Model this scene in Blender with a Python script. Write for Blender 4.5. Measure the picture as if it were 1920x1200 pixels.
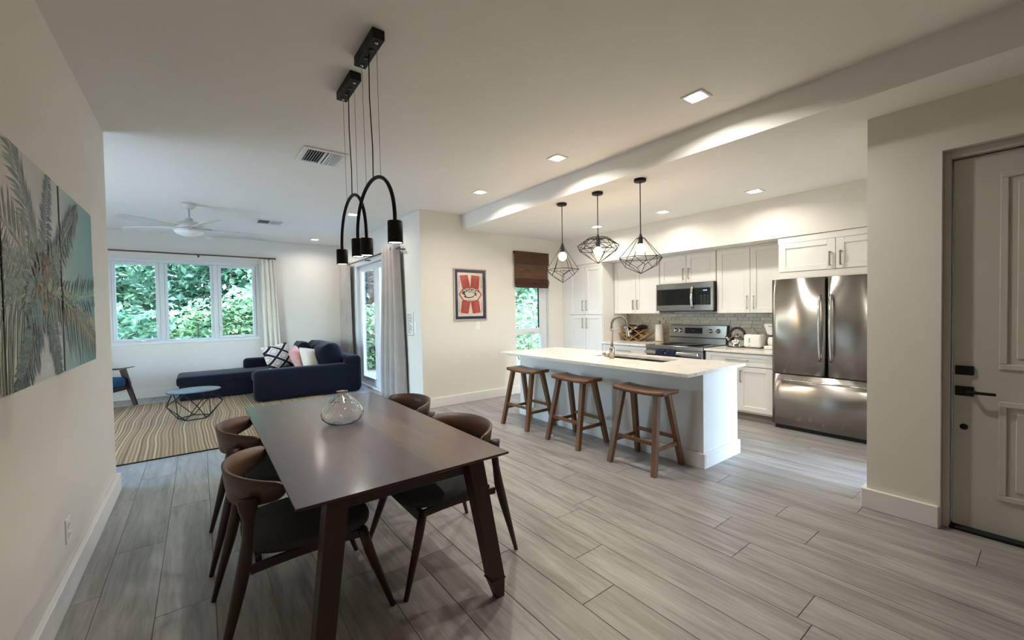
import bpy, bmesh, math, random
from mathutils import Vector, Matrix
random.seed(7)
for o in list(bpy.data.objects): bpy.data.objects.remove(o)
scene = bpy.context.scene
COL = scene.collection
R = math.radians

# ------------------------------------------------------------------ camera
CAM_H = 1.4886
def make_camera():
    f, yaw, pitch, roll = 774.596, -0.648, -0.0224, -0.017
    d = Vector((-math.sin(yaw)*math.cos(pitch), math.cos(yaw)*math.cos(pitch), math.sin(pitch)))
    r = Vector((math.cos(yaw), math.sin(yaw), 0)); u = r.cross(d)
    c, s = math.cos(roll), math.sin(roll)
    r, u = c*r+s*u, -s*r+c*u
    cam = bpy.data.cameras.new('camera'); cam.sensor_fit = 'HORIZONTAL'; cam.sensor_width = 36
    cam.lens = f/1920*36; cam.clip_start = 0.05; cam.clip_end = 200
    o = bpy.data.objects.new('camera', cam); COL.objects.link(o)
    m = Matrix((r, u, -d)).transposed().to_4x4(); m.translation = Vector((0, 0, CAM_H))
    o.matrix_world = m
    scene.camera = o
make_camera()

# ------------------------------------------------------------------ sky, sun, exposure
W = bpy.data.worlds.new('sky'); scene.world = W; W.use_nodes = True
_n = W.node_tree.nodes; _l = W.node_tree.links
_bg = _n['Background']; _sky = _n.new('ShaderNodeTexSky'); _sky.sky_type = 'NISHITA'
_sky.sun_disc = False; _sky.sun_elevation = R(48); _sky.sun_rotation = R(200); _sky.air_density = 1.0; _sky.dust_density = 1.2
_wb = _n.new('ShaderNodeMix'); _wb.data_type = 'RGBA'; _wb.blend_type = 'MULTIPLY'; _wb.inputs[0].default_value = 1; _wb.inputs[7].default_value = (.90, 1.03, 1.08, 1)
_l.new(_sky.outputs[0], _wb.inputs[6]); _l.new(_wb.outputs[2], _bg.inputs[0]); _bg.inputs[1].default_value = 3.2
_sun = bpy.data.lights.new('sun', 'SUN'); _sun.energy = 4.2; _sun.angle = R(12); _sun.color = (.92, .97, 1)
_so = bpy.data.objects.new('sun', _sun); COL.objects.link(_so); _so.rotation_euler = (R(38), R(8), R(-28)); _so.location = (0, 0, 12)
vs = scene.view_settings
vs.view_transform = 'Standard'; vs.look = 'None'; vs.gamma = 1.0; vs.use_curve_mapping = False
vs.exposure = 0.25

# lamp strengths (used by the lamp builders)
DOWN_W = 16.0; DOWN_K_W = 9.0; DOWN_L_W = 8.5; PEND_W = 8.0; ARCH_W = 2.0

# ------------------------------------------------------------------ materials
def lin(c):
    f = lambda v: v/12.92 if v <= .04045 else ((v+.055)/1.055)**2.4
    return tuple(f(v/255) for v in c[:3]) + (1,)
def newmat(name):
    m = bpy.data.materials.new(name); m.use_nodes = True
    return m, m.node_tree.nodes, m.node_tree.links, m.node_tree.nodes['Principled BSDF']
def coords(n, l, scale=(1, 1, 1), rnd=False, kind='Object'):
    tc = n.new('ShaderNodeTexCoord'); mp = n.new('ShaderNodeMapping'); mp.inputs['Scale'].default_value = scale
    l.new(tc.outputs[kind], mp.inputs[0])
    if rnd:
        oi = n.new('ShaderNodeObjectInfo'); mu = n.new('ShaderNodeMath'); mu.operation = 'MULTIPLY'; mu.inputs[1].default_value = 57.3
        l.new(oi.outputs['Random'], mu.inputs[0])
        cb = n.new('ShaderNodeCombineXYZ'); 
        for i in range(3): l.new(mu.outputs[0], cb.inputs[i])
        l.new(cb.outputs[0], mp.inputs['Location'])
    return mp.outputs[0]
def noise(n, l, vec, scale, detail=4, rough=.55, dist=0):
    t = n.new('ShaderNodeTexNoise'); t.inputs['Scale'].default_value = scale; t.inputs['Detail'].default_value = detail
    t.inputs['Roughness'].default_value = rough; t.inputs['Distortion'].default_value = dist
    if vec is not None: l.new(vec, t.inputs['Vector'])
    return t.outputs['Fac']
def ramp(n, l, fac, stops):
    r = n.new('ShaderNodeValToRGB'); el = r.color_ramp.elements
    while len(el) < len(stops): el.new(.5)
    for e, (p, c) in zip(el, stops): e.position = p; e.color = c if len(c) == 4 else lin(c)
    l.new(fac, r.inputs[0]); return r.outputs[0]
def mixc(n, l, fac, a, b, mode='MIX'):
    m = n.new('ShaderNodeMix'); m.data_type = 'RGBA'; m.blend_type = mode
    for i, v in ((0, fac), (6, a), (7, b)):
        if isinstance(v, (int, float)): m.inputs[i].default_value = v
        elif isinstance(v, tuple): m.inputs[i].default_value = v
        else: l.new(v, m.inputs[i])
    return m.outputs[2]
def math_(n, l, op, a, b=None):
    m = n.new('ShaderNodeMath'); m.operation = op
    for i, v in enumerate((a, b)):
        if v is None: continue
        if isinstance(v, (int, float)): m.inputs[i].default_value = v
        else: l.new(v, m.inputs[i])
    return m.outputs[0]
def bump(n, l, p, h, strength, dist=.01):
    b = n.new('ShaderNodeBump'); b.inputs['Strength'].default_value = strength; b.inputs['Distance'].default_value = dist
    l.new(h, b.inputs['Height']); l.new(b.outputs[0], p.inputs['Normal'])
def plain(name, col, rough=.5, metal=0, spec=.5, var=.04, nscale=6, bmp=0, bscale=200, coat=0):
    m, n, l, p = newmat(name)
    v = coords(n, l); c = lin(col)
    f = noise(n, l, v, nscale, 3)
    a = tuple(max(0, x*(1-var)) for x in c[:3])+(1,); b = tuple(min(1, x*(1+var)) for x in c[:3])+(1,)
    l.new(ramp(n, l, f, [(.3, a), (.7, b)]), p.inputs['Base Color'])
    p.inputs['Roughness'].default_value = rough; p.inputs['Metallic'].default_value = metal
    p.inputs['Specular IOR Level'].default_value = spec
    if coat: p.inputs['Coat Weight'].default_value = coat; p.inputs['Coat Roughness'].default_value = .12
    if bmp: bump(n, l, p, noise(n, l, v, bscale, 2), bmp, .004)
    return m
def wood(name, dark, light, axis=1, rough=.4, rnd=False, stretch=18, scale=2.2, coat=0, rvar=0, spec=.5):
    m, n, l, p = newmat(name)
    sc = [stretch*.35]*3; sc[axis] = stretch*.35/9
    v = coords(n, l, tuple(sc), rnd)
    f = noise(n, l, v, scale, 7, .6, .6)
    g = noise(n, l, v, scale*7, 3, .6)
    ff = math_(n, l, 'ADD', math_(n, l, 'MULTIPLY', f, .75), math_(n, l, 'MULTIPLY', g, .25))
    c = ramp(n, l, ff, [(.28, dark), (.5, tuple((a+b)/2 for a, b in zip(dark, light))), (.72, light)])
    if rvar:
        oi = n.new('ShaderNodeObjectInfo')
        val = math_(n, l, 'ADD', math_(n, l, 'MULTIPLY', oi.outputs['Random'], rvar), 1-rvar/2)
        hs = n.new('ShaderNodeHueSaturation'); l.new(c, hs.inputs['Color']); l.new(val, hs.inputs['Value']); c = hs.outputs[0]
    l.new(c, p.inputs['Base Color']); p.inputs['Roughness'].default_value = rough
    p.inputs['Specular IOR Level'].default_value = spec
    if coat: p.inputs['Coat Weight'].default_value = coat; p.inputs['Coat Roughness'].default_value = .14
    bump(n, l, p, g, .06, .003)
    return m
def fabric(name, a, b, rough=.9, scale=260, sheen=.0, fl=3.0):
    m, n, l, p = newmat(name); v = coords(n, l)
    f = noise(n, l, v, scale, 2); g = noise(n, l, v, fl, 3)
    c = ramp(n, l, math_(n, l, 'ADD', math_(n, l, 'MULTIPLY', f, .6), math_(n, l, 'MULTIPLY', g, .4)), [(.35, a), (.65, b)])
    l.new(c, p.inputs['Base Color']); p.inputs['Roughness'].default_value = rough; p.inputs['Specular IOR Level'].default_value = .2
    if sheen: p.inputs['Sheen Weight'].default_value = sheen; p.inputs['Sheen Roughness'].default_value = .4
    bump(n, l, p, f, .25, .003)
    return m
def emit(name, col, strength):
    m, n, l, p = newmat(name)
    p.inputs['Base Color'].default_value = (0.8, .8, .8, 1)
    p.inputs['Emission Color'].default_value = lin(col); p.inputs['Emission Strength'].default_value = strength
    return m
def glassmat(name, tint=(1, 1, 1, 1), refl=.6):
    m, n, l, p = newmat(name); n.remove(p); out = n['Material Output']
    tr = n.new('ShaderNodeBsdfTransparent'); tr.inputs[0].default_value = tint
    gl = n.new('ShaderNodeBsdfGlossy'); gl.inputs['Roughness'].default_value = .02
    lw = n.new('ShaderNodeFresnel'); lw.inputs[0].default_value = 1.45
    mx = n.new('ShaderNodeMixShader'); f = math_(n, l, 'MULTIPLY', lw.outputs[0], refl)
    l.new(f, mx.inputs[0]); l.new(tr.outputs[0], mx.inputs[1]); l.new(gl.outputs[0], mx.inputs[2])
    l.new(mx.outputs[0], out.inputs[0])
    return m
def steel(name, col=(176, 176, 174), rough=.26, aniso=.75):
    m, n, l, p = newmat(name)
    v = coords(n, l, (1, 1, 60)); f = noise(n, l, v, 9, 4)
    l.new(ramp(n, l, f, [(.3, tuple(int(x*.96) for x in col)), (.7, col)]), p.inputs['Base Color'])
    p.inputs['Metallic'].default_value = 1; p.inputs['Roughness'].default_value = rough
    p.inputs['Anisotropic'].default_value = aniso; p.inputs['Anisotropic Rotation'].default_value = .25
    t = n.new('ShaderNodeTangent'); t.direction_type = 'RADIAL'; t.axis = 'Z'; l.new(t.outputs[0], p.inputs['Tangent'])
    return m

M = {}
M['wall'] = plain('wall_paint', (230, 226, 217), .75, spec=.3, var=.012, bmp=.05, bscale=140)
M['ceil'] = plain('ceiling_paint', (240, 237, 231), .85, spec=.2, var=.01)
M['trim'] = plain('trim_paint', (236, 236, 233), .42, spec=.45, var=.01)
M['cab'] = plain('cabinet_paint', (233, 231, 226), .38, spec=.45, var=.01)
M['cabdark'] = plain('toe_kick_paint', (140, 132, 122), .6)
M['islpaint'] = plain('island_paint', (228, 229, 230), .45, spec=.4, var=.01)
M['vinyl'] = plain('window_vinyl', (225, 230, 232), .4, var=.01)
M['doorpaint'] = plain('door_paint', (205, 199, 190), .5, var=.015)
M['black'] = plain('black_metal', (14, 13, 13), .5, spec=.3, var=.1)
M['blackgloss'] = plain('black_glass', (9, 9, 10), .08, spec=.6, var=0)
M['blackplastic'] = plain('black_plastic', (16, 16, 17), .35)
M['wire'] = plain('steel_wire', (120, 118, 115), .3, metal=1)
M['steel'] = steel('brushed_steel', (150, 148, 145), .28, .9)
M['fridgesteel'] = steel('fridge_steel', (160, 156, 150), .27, 1.0)
M['sinksteel'] = plain('sink_steel', (112, 109, 104), .38, metal=1, var=.05)
M['chrome'] = plain('chrome', (205, 203, 200), .12, metal=1, var=.02)
M['nickel'] = plain('brushed_nickel', (172, 165, 155), .3, metal=1, var=.03)
M['white'] = plain('white_plastic', (240, 240, 236), .35, var=.01)
M['fanwhite'] = plain('fan_enamel', (204, 204, 200), .4, var=.01)
M['dome'] = plain('frosted_dome', (238, 238, 236), .3, var=.01)
M['paper'] = plain('paper', (232, 231, 226), .7, var=.01)
M['ink'] = plain('ink', (70, 72, 74), .8)
M['tablewood'] = wood('table_walnut', (40, 25, 19), (68, 47, 37), 1, .32, True, 14, 2.2, coat=.3, rvar=.3)
M['tablelight'] = wood('table_walnut_light', (56, 40, 29), (90, 67, 50), 1, .32, True, 14, 2.2, coat=.3)
M['tablelight2'] = wood('table_walnut_plum', (52, 34, 28), (84, 58, 50), 1, .32, True, 14, 2.2, coat=.3)
M['tableleg'] = wood('table_leg_walnut', (44, 23, 17), (72, 42, 31), 2, .36, False, 16, 2)
M['chairwood'] = wood('chair_walnut', (40, 25, 17), (68, 45, 30), 2, .42, False, 16, 2)
M['chairback'] = wood('chair_back_walnut', (48, 30, 17), (84, 57, 33), 1, .42, False, 16, 2)
M['seat'] = fabric('seat_charcoal', (58, 60, 63), (82, 84, 88))
M['stoolwood'] = wood('stool_oak', (84, 56, 30), (134, 94, 56), 2, .38, False, 16, 2)
M['stoolseat'] = wood('stool_seat_oak', (88, 58, 34), (146, 104, 68), 1, .34, False, 16, 2)
M['armwood'] = wood('armchair_walnut', (40, 20, 16), (78, 44, 34), 2, .35)
M['armblue'] = fabric('armchair_blue', (24, 58, 84), (38, 82, 112))
M['sofa'] = fabric('sofa_navy', (6, 8, 16), (12, 16, 30), .9, 330, .1)
M['pinkcush'] = fabric('pink_cushion', (206, 150, 146), (232, 182, 176), .9, 60)
M['beigecush'] = fabric('beige_cushion', (206, 194, 174), (226, 216, 200))
M['towel'] = fabric('navy_towel', (30, 33, 58), (46, 49, 78))
M['curtgrey'] = fabric('grey_curtain', (164, 157, 151), (186, 179, 173), .9, 320)
M['curtcream'] = fabric('cream_curtain', (226, 222, 208), (238, 235, 224), .9, 320)
M['rod'] = plain('bronze_rod', (92, 78, 66), .4, metal=.6)
M['rodgrey'] = plain('grey_rod', (90, 92, 94), .4, metal=.6)
M['bamboo'] = wood('bamboo_stick', (150, 116, 76), (188, 154, 108), 0, .5)
M['bottle'] = plain('dark_bottle_glass', (18, 12, 12), .08, spec=.6)
M['foil'] = plain('bottle_foil', (190, 190, 196), .3, metal=.7)
M['roll'] = plain('paper_roll', (232, 226, 216), .85, bmp=.1)
M['glass'] = glassmat('window_glass')
M['sub'] = plain('floor_joint', (122, 118, 114), .8)
M['grout'] = plain('grout', (186, 178, 164), .8)
M['soil'] = plain('ground_gravel', (190, 184, 174), .9, var=.3, nscale=3)
M['paver'] = plain('patio_paver', (186, 180, 174), .8, var=.15, nscale=4)
M['bark'] = plain('bark', (92, 80, 68), .85, var=.3, nscale=20)
M['lens'] = emit('downlight_lens', (255, 250, 240), 14)
M['bulb'] = emit('warm_bulb', (255, 206, 132), 9)
M['archlens'] = emit('arch_lamp_lens', (255, 252, 246), 9)
M['screen'] = plain('dark_display', (8, 9, 12), .1, spec=.5)
M['glow'] = emit('display_digits', (120, 150, 255), 1.2)
M['coffeetop'] = plain('slate_top', (96, 104, 110), .3, var=.08)

def m_floor():
    m, n, l, p = newmat('floor_plank')
    v = coords(n, l, (9, .8, 9), True)
    f = noise(n, l, v, 1.6, 8, .65, .5); g = noise(n, l, v, 7, 4, .6)
    ff = math_(n, l, 'ADD', math_(n, l, 'MULTIPLY', f, .7), math_(n, l, 'MULTIPLY', g, .3))
    c = ramp(n, l, ff, [(.3, (112, 107, 103)), (.48, (149, 145, 141)), (.7, (182, 179, 176))])
    oi = n.new('ShaderNodeObjectInfo')
    hs = n.new('ShaderNodeHueSaturation'); l.new(c, hs.inputs['Color'])
    l.new(math_(n, l, 'ADD', math_(n, l, 'MULTIPLY', oi.outputs['Random'], .12), .94), hs.inputs['Value'])
    l.new(hs.outputs[0], p.inputs['Base Color'])
    l.new(ramp(n, l, g, [(.2, (.3, .3, .3, 1)), (.8, (.44, .44, .44, 1))]), p.inputs['Roughness'])
    p.inputs['Specular IOR Level'].default_value = .5
    bump(n, l, p, g, .05, .002)
    return m
M['floor'] = m_floor()
def m_quartz():
    m, n, l, p = newmat('quartz'); v = coords(n, l)
    w = noise(n, l, v, 1.1, 5, .55, 1.6)
    d = math_(n, l, 'ABSOLUTE', math_(n, l, 'SUBTRACT', w, .5))
    l.new(ramp(n, l, d, [(0, (220, 212, 200)), (.012, (236, 231, 221)), (.2, (239, 235, 226))]), p.inputs['Base Color'])
    p.inputs['Roughness'].default_value = .16; p.inputs['Specular IOR Level'].default_value = .5
    return m
M['quartz'] = m_quartz()
def m_tile():
    m, n, l, p = newmat('marble_tile'); v = coords(n, l, (1, 1, 1), True)
    f = noise(n, l, v, 9, 5, .6, .8)
    c = ramp(n, l, f, [(.3, (156, 146, 132)), (.55, (186, 176, 160)), (.75, (204, 196, 182))])
    oi = n.new('ShaderNodeObjectInfo')
    c2 = ramp(n, l, oi.outputs['Random'], [(0, (164, 158, 150)), (.35, (206, 196, 182)), (.7, (216, 202, 180)), (1, (176, 160, 140))])
    l.new(mixc(n, l, .45, c, c2), p.inputs['Base Color']); p.inputs['Roughness'].default_value = .3
    return m
M['tile'] = m_tile()
def m_leaf(name, cols, trans=.35):
    m, n, l, p = newmat(name)
    g = n.new('ShaderNodeNewGeometry')
    l.new(ramp(n, l, g.outputs['Random Per Island'], [(i/(len(cols)-1), c) for i, c in enumerate(cols)]), p.inputs['Base Color'])
    p.inputs['Roughness'].default_value = .42
    c = p.inputs['Base Color'].links[0].from_socket
    tr = n.new('ShaderNodeBsdfTranslucent'); l.new(c, tr.inputs[0])
    mx = n.new('ShaderNodeMixShader'); mx.inputs[0].default_value = trans
    l.new(p.outputs[0], mx.inputs[1]); l.new(tr.outputs[0], mx.inputs[2]); l.new(mx.outputs[0], n['Material Output'].inputs[0])
    return m
M['leafA'] = m_leaf('leaf_bright', [(92, 134, 92), (142, 180, 138), (178, 206, 168), (200, 218, 160)])
M['leafB'] = m_leaf('leaf_mid', [(62, 104, 76), (104, 150, 114), (144, 182, 146), (122, 166, 118)])
M['leafC'] = m_leaf('leaf_dark', [(34, 62, 50), (58, 94, 74), (86, 124, 98), (66, 104, 76)])
M['leafD'] = m_leaf('leaf_grey', [(52, 56, 60), (82, 90, 88), (110, 116, 110), (64, 84, 70)])
def m_rug():
    m, n, l, p = newmat('jute_rug')
    tc = n.new('ShaderNodeTexCoord'); sp = n.new('ShaderNodeSeparateXYZ'); l.new(tc.outputs['Object'], sp.inputs[0])
    wob = noise(n, l, tc.outputs['Object'], .7, 1)
    x = math_(n, l, 'ADD', sp.outputs[0], math_(n, l, 'MULTIPLY', wob, .16))
    s = math_(n, l, 'SINE', math_(n, l, 'MULTIPLY', x, 2*math.pi/.034))
    cb = n.new('ShaderNodeCombineXYZ'); l.new(math_(n, l, 'MULTIPLY', x, 26), cb.inputs[0])
    band = noise(n, l, cb.outputs[0], 1.0, 2)
    fine = noise(n, l, coords(n, l, (120, 60, 60)), 3, 3)
    t = math_(n, l, 'ADD', math_(n, l, 'MULTIPLY', s, .09), math_(n, l, 'ADD', math_(n, l, 'MULTIPLY', band, .8), math_(n, l, 'MULTIPLY', fine, .3)))
    l.new(ramp(n, l, t, [(.3, (112, 88, 62)), (.55, (150, 124, 94)), (.85, (208, 186, 152))]), p.inputs['Base Color'])
    p.inputs['Roughness'].default_value = .95; p.inputs['Specular IOR Level'].default_value = .1
    bump(n, l, p, math_(n, l, 'ADD', s, fine), .35, .004)
    return m
M['rug'] = m_rug()
def m_diamond():
    m, n, l, p = newmat('diamond_cushion')
    tc = n.new('ShaderNodeTexCoord'); sp = n.new('ShaderNodeSeparateXYZ'); l.new(tc.outputs['Generated'], sp.inputs[0])
    x, z = sp.outputs[1], sp.outputs[2]
    def tri(s, k):
        v = math_(n, l, 'FRACT', math_(n, l, 'MULTIPLY', s, k)); return math_(n, l, 'ABSOLUTE', math_(n, l, 'SUBTRACT', v, .5))
    a = tri(math_(n, l, 'ADD', math_(n, l, 'MULTIPLY', x, .8), z), 2.1); b = tri(math_(n, l, 'SUBTRACT', math_(n, l, 'MULTIPLY', x, .8), z), 2.1)
    d = math_(n, l, 'MINIMUM', a, b)
    l.new(ramp(n, l, d, [(.0, (22, 21, 26)), (.1, (22, 21, 26)), (.11, (214, 204, 190)), (.24, (220, 212, 200)), (.25, (150, 138, 124)), (.29, (150, 138, 124)), (.30, (222, 214, 200))]), p.inputs['Base Color'])
    p.inputs['Roughness'].default_value = .9
    bump(n, l, p, noise(n, l, coords(n, l), 200, 2), .2, .003)
    return m
M['diamond'] = m_diamond()
def m_canvas():
    m, n, l, p = newmat('canvas_sky_print')
    tc = n.new('ShaderNodeTexCoord'); g = n.new('ShaderNodeNewGeometry'); sp = n.new('ShaderNodeSeparateXYZ'); l.new(g.outputs['Position'], sp.inputs[0])
    t = math_(n, l, 'ADD', math_(n, l, 'MULTIPLY', math_(n, l, 'SUBTRACT', sp.outputs[1], 2.3), .6), math_(n, l, 'MULTIPLY', math_(n, l, 'SUBTRACT', 1.7, sp.outputs[2]), .12))
    c = ramp(n, l, t, [(.05, (212, 208, 202)), (.4, (200, 206, 206)), (.62, (160, 188, 190)), (.95, (122, 166, 172))])
    l.new(c, p.inputs['Base Color']); p.inputs['Roughness'].default_value = .8
    bump(n, l, p, noise(n, l, coords(n, l), 300, 2), .1, .002)
    return m
M['canvas'] = m_canvas()
M['canvasedge'] = plain('canvas_edge', (122, 122, 118), .8)
M['frondA'] = m_leaf('print_frond_olive', [(84, 90, 66), (112, 114, 84), (146, 144, 110)], 0.001)
M['frondB'] = m_leaf('print_frond_green', [(68, 78, 66), (94, 102, 84), (128, 132, 108)], 0.001)
M['frondC'] = m_leaf('print_frond_dark', [(48, 54, 50), (72, 76, 68), (104, 106, 90)], 0.001)
M['trunkprint'] = plain('print_trunk', (176, 156, 136), .8, var=.2, nscale=18)
M['woodprint'] = plain('print_core', (146, 128, 102), .8, var=.3, nscale=14)
M['dgreen'] = plain('print_dark_edge', (34, 38, 34), .8, var=.2, nscale=30)
M['navy'] = plain('poster_mat_navy', (48, 54, 96), .6)
M['red'] = plain('poster_red', (190, 74, 66), .6, var=.18, nscale=60)
M['postpaper'] = plain('poster_paper', (238, 226, 208), .6)
M['silver'] = plain('silver_frame', (190, 180, 168), .35, metal=.5)
def m_shade(name, a, b):
    m, n, l, p = newmat(name)
    v = coords(n, l, (3, 3, 90)); f = noise(n, l, v, 2, 5, .6)
    v2 = coords(n, l, (26, 26, 1)); g = noise(n, l, v2, 1, 0)
    l.new(ramp(n, l, f, [(.3, a), (.7, b)]), p.inputs['Base Color'])
    p.inputs['Roughness'].default_value = .65
    return m
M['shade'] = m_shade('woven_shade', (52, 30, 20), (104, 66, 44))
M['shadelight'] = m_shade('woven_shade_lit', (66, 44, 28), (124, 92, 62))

# ------------------------------------------------------------------ mesh building
class MB:
    def __init__(s): s.v = []; s.f = []; s.sm = []
    def add(s, vs, fs, smooth=False):
        o = len(s.v); s.v += [tuple(v) for v in vs]; s.f += [tuple(i+o for i in f) for f in fs]; s.sm += [smooth]*len(fs); return s
    def box(s, x0, x1, y0, y1, z0, z1, b=0.0):
        if x0 > x1: x0, x1 = x1, x0
        if y0 > y1: y0, y1 = y1, y0
        if z0 > z1: z0, z1 = z1, z0
        b = min(b, (x1-x0)*.45, (y1-y0)*.45, (z1-z0)*.45)
        if b <= 0:
            vs = [(x, y, z) for x in (x0, x1) for y in (y0, y1) for z in (z0, z1)]
            return s.add(vs, [(0, 1, 3, 2), (4, 6, 7, 5), (0, 4, 5, 1), (2, 3, 7, 6), (0, 2, 6, 4), (1, 5, 7, 3)])
        vs = []; idx = {}
        X, Y, Z = (x0, x1), (y0, y1), (z0, z1)
        sg = lambda i: 1 if i == 0 else -1
        for i in (0, 1):
            for j in (0, 1):
                for k in (0, 1):
                    for a in range(3):
                        q = [X[i]+sg(i)*b, Y[j]+sg(j)*b, Z[k]+sg(k)*b]
                        q[a] = (X[i], Y[j], Z[k])[a]
                        idx[i, j, k, a] = len(vs); vs.append(tuple(q))
        fs = []
        for i in (0, 1):
            q = [idx[i, 0, 0, 0], idx[i, 0, 1, 0], idx[i, 1, 1, 0], idx[i, 1, 0, 0]]; fs.append(q if i == 0 else q[::-1])
            q = [idx[0, i, 0, 1], idx[1, i, 0, 1], idx[1, i, 1, 1], idx[0, i, 1, 1]]; fs.append(q if i == 0 else q[::-1])
            q = [idx[0, 0, i, 2], idx[0, 1, i, 2], idx[1, 1, i, 2], idx[1, 0, i, 2]]; fs.append(q if i == 0 else q[::-1])
        for i in (0, 1):
            for j in (0, 1):
                fs.append((idx[i, j, 0, 0], idx[i, j, 1, 0], idx[i, j, 1, 1], idx[i, j, 0, 1]))
                fs.append((idx[i, 0, j, 0], idx[i, 1, j, 0], idx[i, 1, j, 2], idx[i, 0, j, 2]))
                fs.append((idx[0, i, j, 1], idx[1, i, j, 1], idx[1, i, j, 2], idx[0, i, j, 2]))
                for k in (0, 1): fs.append((idx[i, j, k, 0], idx[i, j, k, 1], idx[i, j, k, 2]))
        return s.add(vs, fs)
    def hexa(s, p):   # 8 points: bottom 4 (ccw), top 4
        return s.add(p, [(3, 2, 1, 0), (4, 5, 6, 7), (0, 1, 5, 4), (1, 2, 6, 5), (2, 3, 7, 6), (3, 0, 4, 7)])
    def tube(s, pts, rad, n=10, cap=True, smooth=True, flat=None):
        pts = [Vector(p) for p in pts]; m = len(pts)
        if not isinstance(rad, (list, tuple)): rad = [rad]*m
        vs = []; fs = []
        t0 = (pts[1]-pts[0]).normalized()
        ref = Vector((0, 0, 1)) if abs(t0.z) < .9 else Vector((1, 0, 0))
        up = (ref-t0*ref.dot(t0)).normalized()
        for i, p in enumerate(pts):
            t = ((pts[min(i+1, m-1)]-pts[max(i-1, 0)])).normalized()
            up = (up-t*up.dot(t)).normalized(); sd = t.cross(up)
            r = rad[i]; ra, rb = r if isinstance(r, (list, tuple)) else (r, r)
            for k in range(n):
                a = 2*math.pi*k/n + (math.pi/n if n == 4 else 0); vs.append(p+up*math.cos(a)*ra+sd*math.sin(a)*rb)
        for i in range(m-1):
            for k in range(n): fs.append((i*n+k, i*n+(k+1) % n, (i+1)*n+(k+1) % n, (i+1)*n+k))
        if cap: fs.append(tuple(range(n-1, -1, -1))); fs.append(tuple((m-1)*n+k for k in range(n)))
        return s.add(vs, fs, smooth and n > 4)
    def bar(s, a, b, w, h, ref=(0, 0, 1), w2=None, h2=None):   # rectangular bar from a to b
        a, b = Vector(a), Vector(b); t = (b-a).normalized(); ref = Vector(ref)
        if abs(t.dot(ref)) > .95: ref = Vector((1, 0, 0))
        sd = t.cross(ref).normalized(); up = sd.cross(t)
        w2 = w if w2 is None else w2; h2 = h if h2 is None else h2
        P = []
        for p, ww, hh in ((a, w, h), (b, w2, h2)):
            P += [p-sd*ww/2-up*hh/2, p+sd*ww/2-up*hh/2, p+sd*ww/2+up*hh/2, p-sd*ww/2+up*hh/2]
        return s.add(P, [(0, 1, 2, 3), (7, 6, 5, 4), (0, 4, 5, 1), (1, 5, 6, 2), (2, 6, 7, 3), (3, 7, 4, 0)])
    def lathe(s, prof, c=(0, 0, 0), n=24, smooth=True, axis='z', a0=0, a1=2*math.pi):
        vs = []; fs = []; m = len(prof)
        for r, h in prof:
            for k in range(n):
                a = 2*math.pi*k/n
                p = (r*math.cos(a), r*math.sin(a), h)
                if axis == 'x': p = (h, p[0], p[1])
                elif axis == 'y': p = (p[0], h, p[1])
                vs.append((c[0]+p[0], c[1]+p[1], c[2]+p[2]))
        for i in range(m-1):
            for k in range(n): fs.append((i*n+k, i*n+(k+1) % n, (i+1)*n+(k+1) % n, (i+1)*n+k))
        if prof[0][0] > 1e-5: fs.append(tuple(range(n-1, -1, -1)))
        if prof[-1][0] > 1e-5: fs.append(tuple((m-1)*n+k for k in range(n)))
        return s.add(vs, fs, smooth)
    def prism(s, poly, axis, a, b):     # polygon in the two other axes, extruded along axis
        n = len(poly); vs = []
        for t in (a, b):
            for p in poly: vs.append({'x': (t, p[0], p[1]), 'y': (p[0], t, p[1]), 'z': (p[0], p[1], t)}[axis])
        return s.add(vs, [tuple(range(n-1, -1, -1)), tuple(range(n, 2*n))]+[(i, (i+1) % n, n+(i+1) % n, n+i) for i in range(n)])
    def grid(s, fn, nu, nv, smooth=True):
        vs = [fn(i/nu, j/nv) for i in range(nu+1) for j in range(nv+1)]
        return s.add(vs, [(i*(nv+1)+j, (i+1)*(nv+1)+j, (i+1)*(nv+1)+j+1, i*(nv+1)+j+1) for i in range(nu) for j in range(nv)], smooth)
    def pillow(s, c, sx, sy, sz, rot=None, e=.45, n=14, corner=.0):   # soft cushion: superellipse in y/z, thin in x
        c = Vector(c); vs = []; 
        N = n
        def pt(u, w, sgn):
            a = abs(u)**2.6; b = abs(w)**2.6
            th = max(0, (1-a)*(1-b))**.42
            k = 1-.06*(1-abs(w)**2)*abs(u)**3; k2 = 1-.06*(1-abs(u)**2)*abs(w)**3
            return Vector((sgn*sx*th, u*sy*k2 if False else u*sy*(1-.07*(1-w*w)*abs(u)**2), w*sz*(1-.07*(1-u*u)*abs(w)**2)))
        o = len(s.v); allv = []; fs = []
        for sgn in (-1, 1):
            b0 = len(allv)
            for i in range(N+1):
                for j in range(N+1):
                    p = pt(-1+2*i/N, -1+2*j/N, sgn)
                    if rot is not None: p = rot @ p
                    allv.append(tuple(c+p))
            for i in range(N):
                for j in range(N):
                    q = (b0+i*(N+1)+j, b0+(i+1)*(N+1)+j, b0+(i+1)*(N+1)+j+1, b0+i*(N+1)+j+1)
                    fs.append(q if sgn > 0 else q[::-1])
        return s.add(allv, fs, True)
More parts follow.
